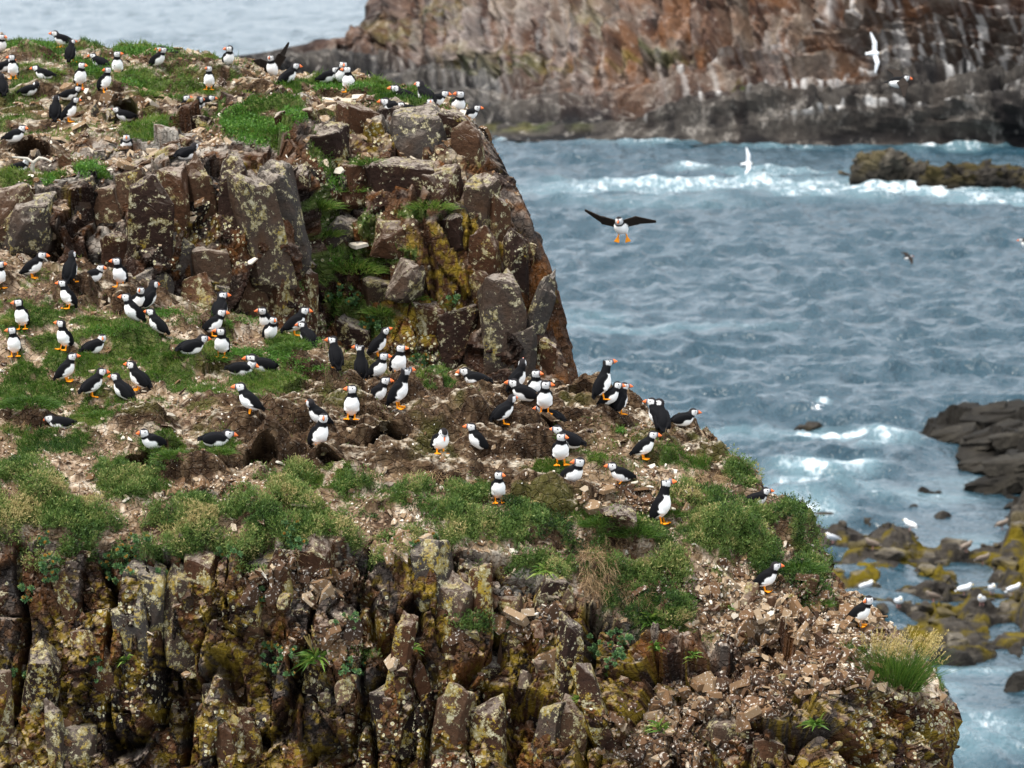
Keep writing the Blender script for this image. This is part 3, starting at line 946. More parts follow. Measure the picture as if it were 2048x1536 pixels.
def build_upper():
    R = [
        [(-500, 1500, 28.9), (590, 1600, 29.2), (640, 1600, 30.1), (1180, 1600, 30.6)],
        [(-500, 575, 29.3), (0, 575, 29.2), (200, 612, 29.2), (420, 680, 29.3), (590, 730, 29.4), (625, 740, 30.3), (800, 800, 30.2), (1000, 840, 30.2), (1150, 850, 30.4)],
        [(-500, 500, 29.4), (0, 500, 29.35), (200, 520, 29.35), (420, 560, 29.45), (590, 600, 29.6), (635, 610, 30.6), (800, 640, 30.5), (1000, 640, 30.5), (1110, 640, 30.8)],
        [(-500, 430, 29.6), (0, 430, 29.5), (200, 430, 29.6), (400, 430, 29.7), (585, 440, 29.9), (640, 440, 30.9), (800, 410, 30.8), (950, 400, 30.8), (1048, 410, 31.1)],
        [(-500, 372, 30.0), (0, 380, 30), (200, 362, 30.1), (330, 325, 30.3), (420, 315, 30.5), (560, 300, 30.9), (640, 270, 31.5), (690, 240, 31.7), (760, 222, 31.8), (860, 222, 31.8), (950, 258, 32.0), (990, 310, 32.3)],
        [(-500, 280, 32), (0, 280, 32), (300, 252, 32), (450, 238, 32.2), (560, 214, 32.6), (700, 204, 33.2), (860, 210, 33.2), (945, 244, 33)],
        [(-500, 180, 34.4), (0, 180, 34.4), (300, 180, 34.2), (500, 190, 34), (700, 194, 34.2), (850, 205, 34), (932, 230, 33.6)],
        [(-500, 86, 37), (0, 93, 37), (120, 99, 37), (250, 106, 36.8), (330, 113, 36.6), (400, 121, 36.4), (470, 136, 36.2), (550, 154, 35.8), (650, 167, 35.4), (740, 180, 35.1), (800, 194, 34.8), (870, 209, 34.5), (925, 224, 34.2)],
        [(-500, 260, 38.6), (0, 260, 38.6), (550, 320, 37.2), (925, 380, 35.6)],
        [(-500, 3400, 40.5), (550, 3400, 39), (925, 3400, 37.2)]]
    G = lattice(R, 430, [.12, .017, .017, .017, .024, .03, .032, .06, .5], hid=30, back=(.3, 2.4), sm=.012)
    return ground('upper_bluff', G, up_masks,
                  [((.50, .6, 1.7), .14, .35, .035, .08, .55), ((.30, .42, .75), .055, .4, .035, .035, .35), ((.11, .14, .15), .016, .65, .06, .010, .14)], 500, (.36, .13, .5), M_UP,
                  [(245, 240, 34, 16, .3), (95, 350, 26, 10, .2), (60, 312, 40, 8, .25), (90, 495, 36, 28, .3), (15, 500, 30, 20, .2)],
                  'upper rocky bluff with puffin covered turf on top', .11, lambda x, y: .35 + .65 * smooth01(np.interp(y, [240, 300, 400, 500, 640, 800], [950, 985, 1045, 1065, 1110, 1140]) - x, 0, 140))


UPPER, T_UP = build_upper()

# ------------------------------------------------------------------ near headland
MATS = [(50, 1015, 85, 70), (150, 1055, 110, 50), (280, 1050, 120, 68), (400, 1058, 110, 62), (480, 1070, 65, 60), (585, 1045, 64, 62), (740, 1056, 90, 30), (660, 1050, 50, 20, .8), (870, 1040, 95, 56), (930, 1030, 75, 56), (1065, 1085, 85, 52), (1110, 1120, 60, 50),
        (1250, 1120, 100, 62), (1330, 1165, 55, 46), (1480, 1060, 90, 52), (1560, 1095, 80, 66), (1610, 1150, 50, 52), (1400, 1010, 60, 26), (1480, 958, 36, 26), (1340, 1235, 45, 34), (1420, 1080, 70, 40, .7), (1270, 1215, 60, 50, .7), (1640, 1200, 30, 20, .7),
        (800, 1110, 60, 18, .7), (1000, 1130, 60, 20, .6), (500, 1150, 30, 20, .4), (960, 1245, 60, 22, .6), (710, 1310, 40, 14, .5), (80, 1120, 50, 20, .5), (570, 965, 60, 20), (250, 960, 70, 22, .8), (720, 992, 46, 12), (1010, 1040, 50, 26, .8)]
GRASS = [(80, 650, 90, 46), (60, 800, 90, 38), (120, 720, 90, 40), (60, 760, 60, 25), (250, 725, 160, 46), (200, 680, 100, 36), (300, 690, 70, 20), (350, 706, 36, 20), (420, 715, 46, 16), (575, 692, 46, 20), (540, 768, 90, 24), (205, 832, 55, 36), (180, 850, 55, 22),
         (100, 902, 90, 24), (40, 932, 60, 14), (215, 932, 30, 22), (335, 920, 60, 36), (440, 910, 40, 28), (660, 970, 55, 18), (1100, 945, 44, 18), (1195, 928, 24, 10), (870, 777, 40, 11), (955, 970, 28, 11), (1260, 1060, 80, 34), (1180, 1046, 44, 18), (1370, 935, 50, 13),
         (400, 790, 60, 20, .8), (340, 760, 80, 20, .8), (480, 800, 60, 14, .6), (160, 610, 60, 12, .6), (20, 610, 50, 14, .8), (650, 800, 60, 12, .5), (300, 820, 50, 16, .7), (20, 870, 40, 12, .8), (770, 830, 40, 8, .5), (1250, 900, 50, 8, .4), (1350, 1010, 40, 20, .8)]
SOIL = [(640, 850, 190, 80), (1000, 870, 190, 60), (860, 920, 130, 46), (1120, 995, 120, 40), (300, 862, 80, 20), (1150, 830, 150, 36), (400, 930, 110, 40), (560, 905, 110, 46), (1350, 885, 60, 36), (660, 750, 110, 40), (830, 790, 90, 26), (290, 600, 80, 22), (150, 590, 60, 22), (560, 860, 110, 40),
        (100, 860, 60, 16), (30, 840, 40, 20), (60, 620, 60, 16, .7), (1230, 790, 80, 20), (1420, 920, 40, 40, .7), (960, 790, 90, 24), (720, 930, 90, 30), (1230, 1075, 50, 16, .9), (60, 700, 40, 14, .6), (480, 850, 80, 18, .7)]


def near_masks(P, px, py):
    qx, qy = warped(P, px, py, 22, 3.0, 301)
    rim = np.interp(px, [-500, 0, 150, 300, 480, 640, 800, 960, 1100, 1180, 1270, 1330, 1420, 1500, 1600, 1750, 1900], [1075, 1075, 1085, 1100, 1110, 1085, 1085, 1110, 1150, 1210, 1260, 1290, 1290, 1300, 1330, 1370, 1400])
    rk = smooth01(qy - rim, -14, 14)
    rk = np.maximum(rk, blob(qx, qy, [(1640, 1170, 60, 80, .9), (1530, 1290, 60, 40)], .4))
    rk = rk * (1 - .85 * blob(qx, qy, [(1650, 1350, 110, 34), (1430, 1400, 60, 22, .8), (1320, 1480, 80, 40, .7), (600, 1170, 60, 26, .5), (650, 1300, 60, 20, .6), (1430, 1180, 100, 60)], .4))
    mt = blob(qx, qy, MATS, .28) * smooth01(fbm(P * 5, 4, 311), .37, .47)
    gr = blob(qx, qy, GRASS, .35)
    mott = smooth01(fbm(P * 3.4, 4, 320), .57, .64) * (1 - rk) * .5
    gr = np.maximum(gr, mott) * smooth01(fbm(P * 9, 3, 325), .3, .5)
    so = np.maximum(blob(qx, qy, SOIL, .4), .6 * smooth01(fbm(P * 2.4, 4, 330), .5, .6)) * (1 - rk)
    so = np.where(qy > rim - 40, so * .4, so)
    gr = gr * (1 - .75 * blob(qx, qy, SOIL, .3) * (blob(qx, qy, GRASS, .2) < .5))
    lic = np.clip(.25 + .5 * smooth01(py, 1100, 1450) + .35 * blob(qx, qy, [(180, 1180, 160, 120), (760, 1200, 130, 110), (560, 1450, 150, 90), (900, 1430, 200, 90), (1650, 1500, 120, 60), (60, 1250, 100, 200, .8)], .5) - .45 * blob(qx, qy, [(1600, 1280, 200, 120), (1050, 1170, 120, 90, .7), (1450, 1440, 120, 90, .6)], .5), 0, 1)
    gua = smooth01(rim + 40 - qy, 0, 60) * smooth01(qy - rim, -60, 10) * .55 + .5 * blob(qx, qy, [(1050, 1180, 60, 50), (1300, 1000, 60, 20), (1240, 1010, 60, 20), (40, 950, 50, 16)], .4)
    return dict(rk=rk, gr=gr * (1 - rk), so=so, mt=mt, lic=lic, gua=np.clip(gua, 0, 1))


def build_near():
    R = [
        [(-500, 5200, 22.6), (1000, 5200, 22.6), (1900, 5200, 23.2)],
        [(-500, 1620, 23.9), (0, 1620, 23.9), (500, 1620, 23.9), (900, 1620, 23.8), (1300, 1620, 23.5), (1600, 1620, 23.3), (1870, 1580, 23.9)],
        [(-500, 1340, 24.15), (0, 1340, 24.15), (500, 1340, 24.1), (900, 1320, 24.15), (1150, 1320, 24.25), (1300, 1340, 24.0), (1500, 1380, 23.75), (1700, 1390, 23.8), (1893, 1430, 24.3)],
        [(-500, 1080, 24.4), (0, 1085, 24.4), (300, 1105, 24.4), (640, 1085, 24.45), (960, 1110, 24.45), (1150, 1160, 24.55), (1300, 1230, 24.55), (1500, 1270, 24.45), (1700, 1290, 24.4), (1850, 1330, 24.7)],
        [(-500, 960, 24.9), (0, 962, 24.9), (350, 985, 24.9), (640, 1000, 24.95), (950, 1010, 25), (1250, 1035, 25.1), (1450, 1080, 25.1), (1600, 1130, 25.1), (1700, 1170, 25.2)],
        [(-500, 872, 25.9), (0, 875, 25.9), (500, 880, 25.85), (900, 890, 25.8), (1200, 905, 25.9), (1400, 945, 25.9), (1515, 978, 26)],
        [(-500, 740, 27.1), (0, 745, 27.1), (400, 760, 27), (800, 800, 26.9), (1100, 830, 26.8), (1300, 852, 26.8), (1392, 868, 26.9)],
        [(-500, 515, 29.0), (0, 525, 28.9), (200, 578, 28.8), (420, 645, 28.6), (600, 692, 28.5), (800, 755, 28.2), (950, 780, 28.0), (1140, 798, 27.9), (1250, 822, 27.8)],
        [(-500, 560, 30.0), (0, 565, 30.0), (600, 730, 29.6), (800, 800, 29.2), (950, 850, 29.0), (1140, 900, 28.7), (1255, 930, 28.5)],
        [(-500, 4200, 31.5), (800, 4200, 30.6), (1265, 4200, 30.2)]]
    G = lattice(R, 820, [.15, .009, .009, .0105, .013, .014, .017, .05, .4], hid=40, back=(.3, 1.7), sm=.02)
    return ground('near_headland', G, near_masks,
                  [((.34, .5, 1.0), .13, .4, .04, .09, .5), ((.14, .22, .30), .06, .55, .05, .035, .4), ((.06, .08, .06), .017, .7, .07, .010, .2)], 900, (.27, .18, .8), M_NEAR,
                  [(278, 942, 27, 15, .5), (522, 934, 32, 7, .3), (668, 942, 32, 4, .2), (770, 890, 40, 3, .15), (1098, 874, 22, 5, .2)],
                  'near rocky headland with puffin colony on its sloping top', .3, lambda x, y: .3 + .7 * smooth01(np.interp(y, [800, 980, 1165, 1340, 1430, 1600], [1250, 1515, 1700, 1860, 1893, 1875]) - x, 0, 90), MOUNDS)


NEAR, T_NEAR = build_near()

# ------------------------------------------------------------------ scattered cover
def pick(T, w, n, r, lo=(-260, 60), hi=(2080, 1640), facing=True):
    w = np.asarray(w, float).copy()
    w[(T.px < lo[0]) | (T.px > hi[0]) | (T.py < lo[1]) | (T.py > hi[1])] = 0
    if facing:
        v = np.array([0, 0, CAM_Z]) - T.P
        w[(T.N * v).sum(1) < -.15 * np.linalg.norm(v, axis=1)] *= .15
    c = np.cumsum(w)
    k = np.searchsorted(c, r.random(n) * c[-1])
    P = T.P[k] + r.normal(0, .006, (n, 3))
    return k, P, T.N[k]


def unit(v): return v / (np.linalg.norm(v, axis=-1, keepdims=True) + 1e-9)


def blades(P, D, L, W, bend, r):
    """tapered two-segment blades from P along D (unit), length L, width W, tips bent by vectors"""
    n = len(P)
    side = unit(np.cross(D, unit(r.normal(0, 1, (n, 3))))) * W[:, None] * .5
    m = P + D * (L * .55)[:, None] + bend * .3
    t = P + D * L[:, None] + bend
    V = np.stack([P - side, P + side, m - side * .7, m + side * .7, t], 1).reshape(-1, 3)
    b = np.arange(n)[:, None] * 5
    F = np.concatenate([b + np.array([0, 1, 2]), b + np.array([1, 3, 2]), b + np.array([2, 3, 4])])
    return V, F


def leaves(P, D, L, W, r):
    """diamond leaves"""
    n = len(P)
    s = unit(np.cross(D, r.normal(0, 1, (n, 3)))) * (W * .5)[:, None]
    m = P + D * (L * .55)[:, None]
    V = np.stack([P, m - s, P + D * L[:, None], m + s], 1).reshape(-1, 3)
    b = np.arange(n)[:, None] * 4
    F = np.concatenate([b + np.array([0, 1, 2]), b + np.array([0, 2, 3])])
    return V, F


def stuff(name, V, F, rnd, mat, label, parent=None):
    me = mesh_np(name, V, F, {'rnd': rnd}, False, [mat])
    o = link(name, me, parent)
    if parent is None: tag(o, label, kind='stuff')
    else: o['kind'] = 'stuff'
    return o


def grass_cover(T, w, n, name, label, seed, L=(.03, .012), col=(.42, .2), W=.0042, mat=M_GRASS, drape=.5):
    r = np.random.default_rng(seed)
    k, P, N = pick(T, w, n, r)
    cl = fbm(P * 5, 3, seed)                       # tufts share a lean, a length and a tint
    lean = np.stack([fbm(P * 4, 2, seed + 1) - .5, fbm(P * 4, 2, seed + 2) - .6, 0 * cl], 1) * 1.6
    D = unit(N * .5 + np.array([0, -.15, .75]) + lean + r.normal(0, .28, (n, 3)))
    Ln = np.abs(r.normal(L[0], L[1], n)) * (.5 + 1.0 * cl) + .006
    bend = (np.array([0, -.2, -drape]) + lean * .5 + r.normal(0, .25, (n, 3))) * (Ln * .5)[:, None]
    V, F = blades(P - N * .004, D, Ln, np.full(n, W), bend, r)
    tone = np.clip(col[0] + (fbm(P * 2.2, 3, seed + 4) - .5) * 1.2 + (fbm(P * 9, 3, seed + 5) - .5) * .5 + r.normal(0, col[1] * .6, n), 0, 1)
    return stuff(name, V, F, np.repeat(tone, 5), mat, label)


m = T_NEAR.masks
grass_cover(T_NEAR, np.clip(m['gr'], 0, 1) ** 1.5 * (1 - m['rk']), 75000, 'turf_grass', 'short green turf grass between the puffins on the near headland', 11, (.028, .011), (.40, .2))
mu = T_UP.masks
grass_cover(T_UP, np.clip(mu['gr'], 0, 1) ** 1.5, 34000, 'bluff_grass', 'green grass on the ledges and top of the upper bluff', 12, (.045, .018), (.42, .18), .007)


def mat_cover(T, w, n, name, label, seed, thick, size, mat, col):
    r = np.random.default_rng(seed)
    k, P, N = pick(T, w, n, r)
    cl = fbm(P * 8, 3, seed); big = fbm(P * 2.5, 3, seed + 1)
    h = r.random(n) ** .7 * thick * (.25 + 1.5 * cl) * np.clip(T.masks['mt'][k] * 1.2, .2, 1)
    Q = P + (N * .6 + np.array([0, -.15, .5])) * h[:, None]
    D = unit(N * .5 + np.array([0, -.1, .5]) + r.normal(0, .55, (n, 3)))
    L = size * r.uniform(.6, 1.5, n)
    V, F = leaves(Q, D, L, L * .32, r)
    tone = np.clip(col + .32 * (h / thick - .5) + (big - .5) * 1.5 + r.normal(0, .12, n) + .9 * (fbm(P * 13, 2, seed + 3) - .5), 0, 1)
    return stuff(name, V, F, np.repeat(tone, 4), mat, label)


mat_cover(T_NEAR, m['mt'] ** 1.3, 150000, 'cushion_herb', 'feathery green cushion plants along the rim of the near headland', 21, .06, .019, M_MAT, .48)

BRIGHT = [(530, 710, 60, 11), (620, 742, 42, 9), (325, 628, 40, 9), (215, 668, 50, 10), (440, 655, 30, 8), (500, 645, 30, 6), (690, 975, 26, 12), (470, 712, 40, 8), (640, 690, 20, 6), (1115, 880, 12, 5), (1240, 865, 10, 4), (260, 660, 24, 8), (30, 660, 30, 8), (560, 725, 60, 8)]
BRIGHT_UP = [(200, 135, 26, 12), (190, 142, 34, 10), (285, 108, 60, 8), (110, 118, 30, 6), (60, 97, 60, 6), (150, 128, 16, 8), (590, 235, 30, 20), (480, 250, 40, 30), (520, 270, 60, 25), (100, 365, 14, 8), (180, 345, 30, 14), (560, 140, 16, 5), (690, 610, 40, 16), (740, 650, 20, 14), (820, 760, 30, 14), (705, 535, 50, 14), (690, 180, 60, 6), (270, 170, 30, 8), (670, 370, 16, 20)]
for T, B, n, sz, nm, lb, sd in ((T_NEAR, BRIGHT, 15000, .013, 'chickweed', 'low patches of bright green chickweed on the near slope', 31), (T_UP, BRIGHT_UP, 17000, .022, 'scurvy_grass', 'bright green leafy herbs on the upper bluff', 32)):
    r = np.random.default_rng(sd)
    a, b = warped(T.P, T.px, T.py, 14, 5, sd)
    w = blob(a, b, B, .25) ** 2
    k, P, N = pick(T, w, n, r)
    Q = P + np.array([0, -.2, 1]) * (r.random(n) * sz * 2.2)[:, None]
    D = unit(np.array([0, -.15, .55]) + r.normal(0, .6, (n, 3)))
    V, F = leaves(Q, D, sz * r.uniform(.7, 1.4, n), sz * .62 * r.uniform(.7, 1.2, n), r)
    stuff(nm, V, F, np.repeat(np.clip(r.normal(.5, .25, n), 0, 1), 4), M_BRIGHT, lb)


# shale flakes
def flakes(T, w, n, size, name, label, seed, parent=None, tilt=.35, tone=(.48, .22)):
    r = np.random.default_rng(seed)
    k, P, N = pick(T, w, n, r)
    S = size * np.clip(r.lognormal(-.1, .65, n), .25, 3.6)
    up = unit(N + r.normal(0, tilt, (n, 3)))
    t1 = unit(np.cross(up, r.normal(0, 1, (n, 3)))); t2 = np.cross(up, t1)
    asp = r.uniform(.4, .9, n); th = S * r.uniform(.08, .24, n)
    ang = (np.arange(5) / 5 * 6.283)[None, :] + r.uniform(-.45, .45, (n, 5))
    rad = r.uniform(.32, .6, (n, 5))
    c = P + up * (th * .5 + r.uniform(-.1, .25, n) * S * .3)[:, None]
    ring = (np.cos(ang) * rad)[..., None] * t1[:, None, :] * S[:, None, None] + (np.sin(ang) * rad * asp[:, None])[..., None] * t2[:, None, :] * S[:, None, None]
    top = c[:, None] + ring * .92 + up[:, None] * (th * .5)[:, None, None]
    bot = c[:, None] + ring - up[:, None] * (th * .5)[:, None, None]
    V = np.concatenate([top, bot], 1).reshape(-1, 3)
    b = np.arange(n)[:, None] * 10
    fs = [[0, 1, 2], [0, 2, 3], [0, 3, 4]]
    for q in range(5):
        e = (q + 1) % 5
        fs += [[q, q + 5, e], [e, q + 5, e + 5]]
    F = np.concatenate([b + np.array(f) for f in fs])
    tn = np.clip(r.normal(tone[0], tone[1], n) + (fbm(P * 3, 3, seed) - .5) * .8, 0, tone[2] if len(tone) > 2 else 1)
    return stuff(name, V, F, np.repeat(tn, 10), M_FLAKE, label, parent)


open_ = (1 - np.clip(m['gr'] + m['mt'] + .95 * m['so'], 0, 1))
scree = blob(T_NEAR.px, T_NEAR.py, [(1430, 1190, 130, 60), (1560, 1230, 160, 60), (1650, 1330, 150, 60), (1450, 1400, 120, 40), (1320, 1470, 110, 60), (650, 1290, 80, 30), (600, 1160, 90, 40), (1280, 1000, 120, 30), (460, 985, 120, 20), (1700, 1280, 60, 60), (1060, 1240, 60, 40), (1500, 1330, 60, 40), (800, 1090, 60, 20)], .4)
ledge = m['rk'] * np.clip(T_NEAR.N[:, 2] - .25, 0, 1)
flakes(T_NEAR, open_ * (1 - m['rk']) * .8 + 2.2 * scree * (1 - .6 * m['mt']) + ledge * .05, 21000, .021, 'shale_scree', 'loose pale and rusty shale flakes strewn over the near headland', 41, None, .28, (.54, .24))
flakes(T_NEAR, scree * (.4 + m['rk']) + ledge * .04, 4200, .06, 'shale_plates', 'larger rusty shale plates piled on the right-hand slope', 44, None, .7, (.38, .18, .72))
ou = (1 - np.clip(mu['gr'] + .7 * mu['so'], 0, 1)) * (1 - mu['rk']) + mu['rk'] * np.clip(T_UP.N[:, 2] - .4, 0, 1) * .2
flakes(T_UP, ou, 6000, .05, 'bluff_scree', 'loose pale shale flakes on the upper bluff', 42, None, .35, (.58, .2))

# dead straw over the broken ledge
r = np.random.default_rng(51)
a, b = warped(T_NEAR.P, T_NEAR.px, T_NEAR.py, 10, 5, 51)
w = blob(a, b, [(1195, 1130, 34, 60), (1260, 1175, 50, 22), (1290, 1200, 36, 14), (1220, 1090, 30, 20), (850, 950, 60, 10), (920, 965, 40, 8), (1420, 960, 50, 10), (50, 985, 40, 20, .6), (600, 1110, 30, 12, .5), (30, 850, 30, 10, .5)], .3)
n = 5200
k, P, N = pick(T_NEAR, w, n, r)
D = unit(N * .7 + np.array([.1, -.4, .1]) + r.normal(0, .4, (n, 3)))
L = r.uniform(.03, .10, n)
V, F = blades(P, D, L, np.full(n, .0032), np.array([0, -.1, -.9]) * (L * .8)[:, None] + r.normal(0, .02, (n, 3)), r)
stuff('dead_grass', V, F, np.repeat(np.clip(r.normal(.5, .22, n), 0, 1), 5), M_STRAW, 'tangled straw-coloured dead grass hanging over the broken ledge')
# seepage grass: straw stems among the mats
k, P, N = pick(T_NEAR, m['gr'] * .6 + m['so'] * .25, 9000, r)
n = 9000
D = unit(N * .3 + np.array([0, -.2, .8]) + r.normal(0, .4, (n, 3))); L = r.uniform(.015, .05, n)
V, F = blades(P, D, L, np.full(n, .0026), np.array([0, -.1, -.5]) * (L * .6)[:, None], r)
stuff('dry_stems', V, F, np.repeat(np.clip(r.normal(.5, .25, n), 0, 1), 5), M_STRAW, 'thin dry grass stems scattered through the turf')


# ------------------------------------------------------------------ stones one can pick out (parts of the ground they lie on)
def put_stones(T, parent, spots, pool, seed):
    r = np.random.default_rng(seed)
    for i, (px, py, wpx, asp, tx) in enumerate(spots):
        p, nn, k = T.find(px, py)
        s = wpx * p[1] / FPX
        o = link('stone', pool[i % len(pool)], parent, tuple(p - nn * s * .04),
                 (tx + r.uniform(-.15, .15), r.uniform(-.25, .25), r.uniform(-.6, .6) + (3.14 if i % 2 else 0)), (s, s * .8, s * asp))


NEAR_SLABS = [(1240, 1018, 78, .9, .3), (1062, 1004, 62, .5, .1), (40, 952, 66, .6, .1), (372, 1012, 36, 1, .1), (1412, 1163, 52, .8, .5), (1385, 1170, 24, 1, .3), (1470, 965, 60, .5, .2), (1455, 985, 40, .4, .3), (1175, 1010, 26, .8, 0), (360, 1070, 22, 1.2, .4), (520, 1045, 24, 1.3, .6),
              (470, 990, 42, .5, .1), (500, 980, 30, .5, .2), (435, 985, 30, .5, .1), (130, 945, 40, .4, .1), (310, 965, 22, .5, 0), (770, 965, 40, .4, 0), (1290, 1005, 30, .6, .2), (1350, 965, 40, .5, .2), (1330, 880, 24, .6, 0), (1250, 880, 34, .5, 0), (1180, 860, 30, .5, 0), (640, 905, 36, .6, .3),
              (250, 715, 20, .5, 0), (330, 850, 30, .4, 0), (90, 835, 26, .7, .3), (1085, 915, 24, .5, .2), (860, 960, 30, .4, .1), (1015, 1030, 30, .4, .2), (1120, 1050, 26, .5, .4), (600, 1010, 40, .4, .1), (660, 1020, 26, .5, .2)]
put_stones(T_NEAR, NEAR, NEAR_SLABS, SLABS, 61)
r = np.random.default_rng(62)
sp = []
k, P, N = pick(T_NEAR, scree * (.5 + m['rk']) + .06 * m['rk'] * (T_NEAR.py > 1100) + ledge * .3, 4000, r, (0, 900), (1880, 1545))
used = []
for q in k:
    x, y = T_NEAR.px[q], T_NEAR.py[q]
    if len(sp) >= 160: break
    wd = float(np.clip(r.lognormal(3.45, .4), 16, 88))
    if any((x - u) ** 2 + (y - v) ** 2 < (.42 * (wd + w2)) ** 2 for u, v, w2 in used): continue
    used.append((x, y, wd))
    sp.append((x, y, wd, r.uniform(.7, 1.25), r.uniform(-.5, .7)))
put_stones(T_NEAR, NEAR, sp, BLOCKS + SLABS, 63)
def put_prisms(T, parent, spots, pool, seed, lean=-.18, deep=.8, out=.30):
    r = np.random.default_rng(seed)
    for i, (px, py, w, h) in enumerate(spots):
        p, nn, k = T.find(px, py)
        s = p[1] / FPX
        d = w * s * deep
        fwd = unit(np.array([nn[0] * .5, nn[1] - .6, 0]))
        link('stone', pool[i % len(pool)], parent, tuple(p - fwd * d * (.5 - out)), (r.uniform(-.06, .10), lean + r.normal(0, .16), math.atan2(fwd[0], -fwd[1]) + r.uniform(-.5, .5)), (w * s * 1.1, d, h * s * 1.1))


put_prisms(T_UP, UPPER, [(60, 450, 120, 120), (15, 430, 80, 110), (205, 440, 110, 150), (150, 420, 70, 110), (305, 480, 90, 210), (352, 430, 60, 190), (415, 430, 56, 200), (470, 440, 80, 240), (525, 470, 90, 240), (568, 440, 70, 230), (572, 570, 66, 150), (300, 575, 80, 80), (430, 560, 80, 140), (255, 395, 70, 90), (360, 545, 70, 130), (230, 520, 70, 110), (500, 600, 80, 120)], PRISM_UP, 91, -.2, .8, .16)
put_prisms(T_UP, UPPER, [(655, 310, 80, 120), (720, 265, 84, 110), (772, 255, 76, 110), (842, 290, 124, 130), (905, 272, 76, 100), (942, 320, 60, 120), (720, 380, 100, 84), (812, 375, 140, 110), (884, 392, 84, 100), (680, 480, 84, 100), (960, 430, 60, 150), (1004, 480, 46, 180), (1034, 570, 54, 200), (1072, 660, 46, 200), (1004, 650, 80, 200), (945, 600, 80, 160), (905, 700, 100, 140), (1095, 740, 40, 130), (785, 480, 90, 80), (835, 560, 100, 90), (765, 600, 90, 90), (705, 690, 80, 100), (900, 470, 90, 84), (620, 600, 60, 140), (850, 650, 80, 100), (975, 560, 60, 170), (1040, 740, 70, 140)], PRISM_UP[::-1], 92, .06, .8, .13)
r = np.random.default_rng(93)
sp = []
for y0 in (1150, 1235, 1330, 1430, 1510):
    x = -10.
    while x < 1850:
        w = r.uniform(36, 88)
        rimy = np.interp(x, [0, 480, 640, 960, 1100, 1270, 1420, 1600, 1750, 1900], [1085, 1110, 1085, 1110, 1170, 1270, 1320, 1380, 1420, 1440])
        if y0 > rimy + 25 and r.random() < (.78 if x < 1250 else .45): yc = y0 + r.uniform(-25, 25); sp.append((x + w / 2, yc, w, min(r.uniform(110, 250) * (.6 if x > 1250 else 1), 1.7 * (yc - rimy) + 24)))
        x += w * r.uniform(.95, 1.35)
put_prisms(T_NEAR, NEAR, [q for i, q in enumerate(sp) if i % 3 != 1][:95], PRISM_NEAR, 94, -.05, 1.0, -.02)
UP_BOULD = [(612, 232, 66, .8, .1), (400, 250, 60, .8, .2), (375, 280, 50, .8, .1), (420, 215, 46, .6, .1), (140, 335, 48, 1.5, .1), (95, 345, 36, 1.2, .1), (195, 232, 30, 2.2, .5), (215, 228, 34, 2.4, .6), (560, 235, 40, .7, .2), (598, 340, 60, 1.2, .2), (575, 300, 60, .9, .3), (395, 590, 90, 1.1, .2), (330, 300, 60, .5, .3), (280, 330, 70, .5, .4), (240, 300, 60, .5, .4), (200, 310, 40, .6, .3), (350, 340, 50, .6, .4), (60, 395, 60, .6, .2), (690, 450, 50, 1, .2)]
put_stones(T_UP, UPPER, UP_BOULD, BOULDERS, 64)
r = np.random.default_rng(66)
k, P, N = pick(T_UP, mu['rk'] * (.5 + np.clip(T_UP.N[:, 2], 0, 1)) + .4 * mu['gua'], 3000, r, (0, 190), (1120, 780))
sp = []; used = []
for q in k:
    x, y = T_UP.px[q], T_UP.py[q]
    if len(sp) >= 24: break
    wd = float(np.clip(r.lognormal(3.3, .4), 14, 70))
    if any((x - u) ** 2 + (y - v) ** 2 < (.45 * (wd + w2)) ** 2 for u, v, w2 in used): continue
    used.append((x, y, wd)); sp.append((x, y, wd, r.uniform(.7, 1.6), r.uniform(-.4, .6)))
put_stones(T_UP, UPPER, sp, BOULDERS + SLABS, 67)


# ------------------------------------------------------------------ plants one can count
def rosette_mesh(seed):
    r = np.random.default_rng(seed)
    n = 26
    a = np.arange(n) * 2.4; t = np.arange(n) / n
    el = .15 + 1.2 * t
    D = np.stack([np.cos(a) * np.cos(el), np.sin(a) * np.cos(el), np.sin(el)], 1)
    P = np.stack([0 * a, 0 * a, .35 + .5 * t], 1)
    V, F = leaves(P, D, .55 - .25 * t + r.uniform(-.05, .05, n), np.full(n, .26), r)
    s = np.array([[-.04, 0, 0], [.04, 0, 0], [0, 0, .9]])
    rn = np.repeat(np.clip(.25 + .5 * t + r.normal(0, .1, n), 0, .86), 4)
    if seed % 4 == 0: rn = np.maximum(rn, np.repeat(np.where(t > .6, .95, 0), 4))
    V = np.concatenate([V, s]); F = np.concatenate([F, [[len(V) - 3, len(V) - 2, len(V) - 1]]]); rn = np.concatenate([rn, [.2] * 3])
    return mesh_np('rosette', V, F, {'rnd': rn}, False, [M_ROSE])


ROS = [rosette_mesh(700 + k) for k in range(6)]


def roseroot(px, py, wpx, hpx, n, label, T=T_NEAR, size=.05, seed=0):
    r = np.random.default_rng(int(px * 7 + py) + seed)
    p, nn, k = T.find(px, py)
    root = tag(link('roseroot_plant', None, loc=tuple(p)), label, 'plant', 'roseroot plants on the rock')
    for i in range(n):
        ang = r.uniform(0, 6.283); rr = math.sqrt(r.random())
        q, n2, kk = T.find(px + math.cos(ang) * rr * wpx / 2, py + math.sin(ang) * rr * hpx / 2)
        s = size * r.uniform(.75, 1.3)
        d = Vector(unit(n2 * .8 + np.array([r.normal(0, .3), -.35, .45])))
        o = link('rosette', ROS[r.integers(0, 6)], root, tuple(q - p + np.array(d) * .012 + np.array([0, -.02, .01])), d.to_track_quat('Z', 'Y').to_euler(), (s, s, s))


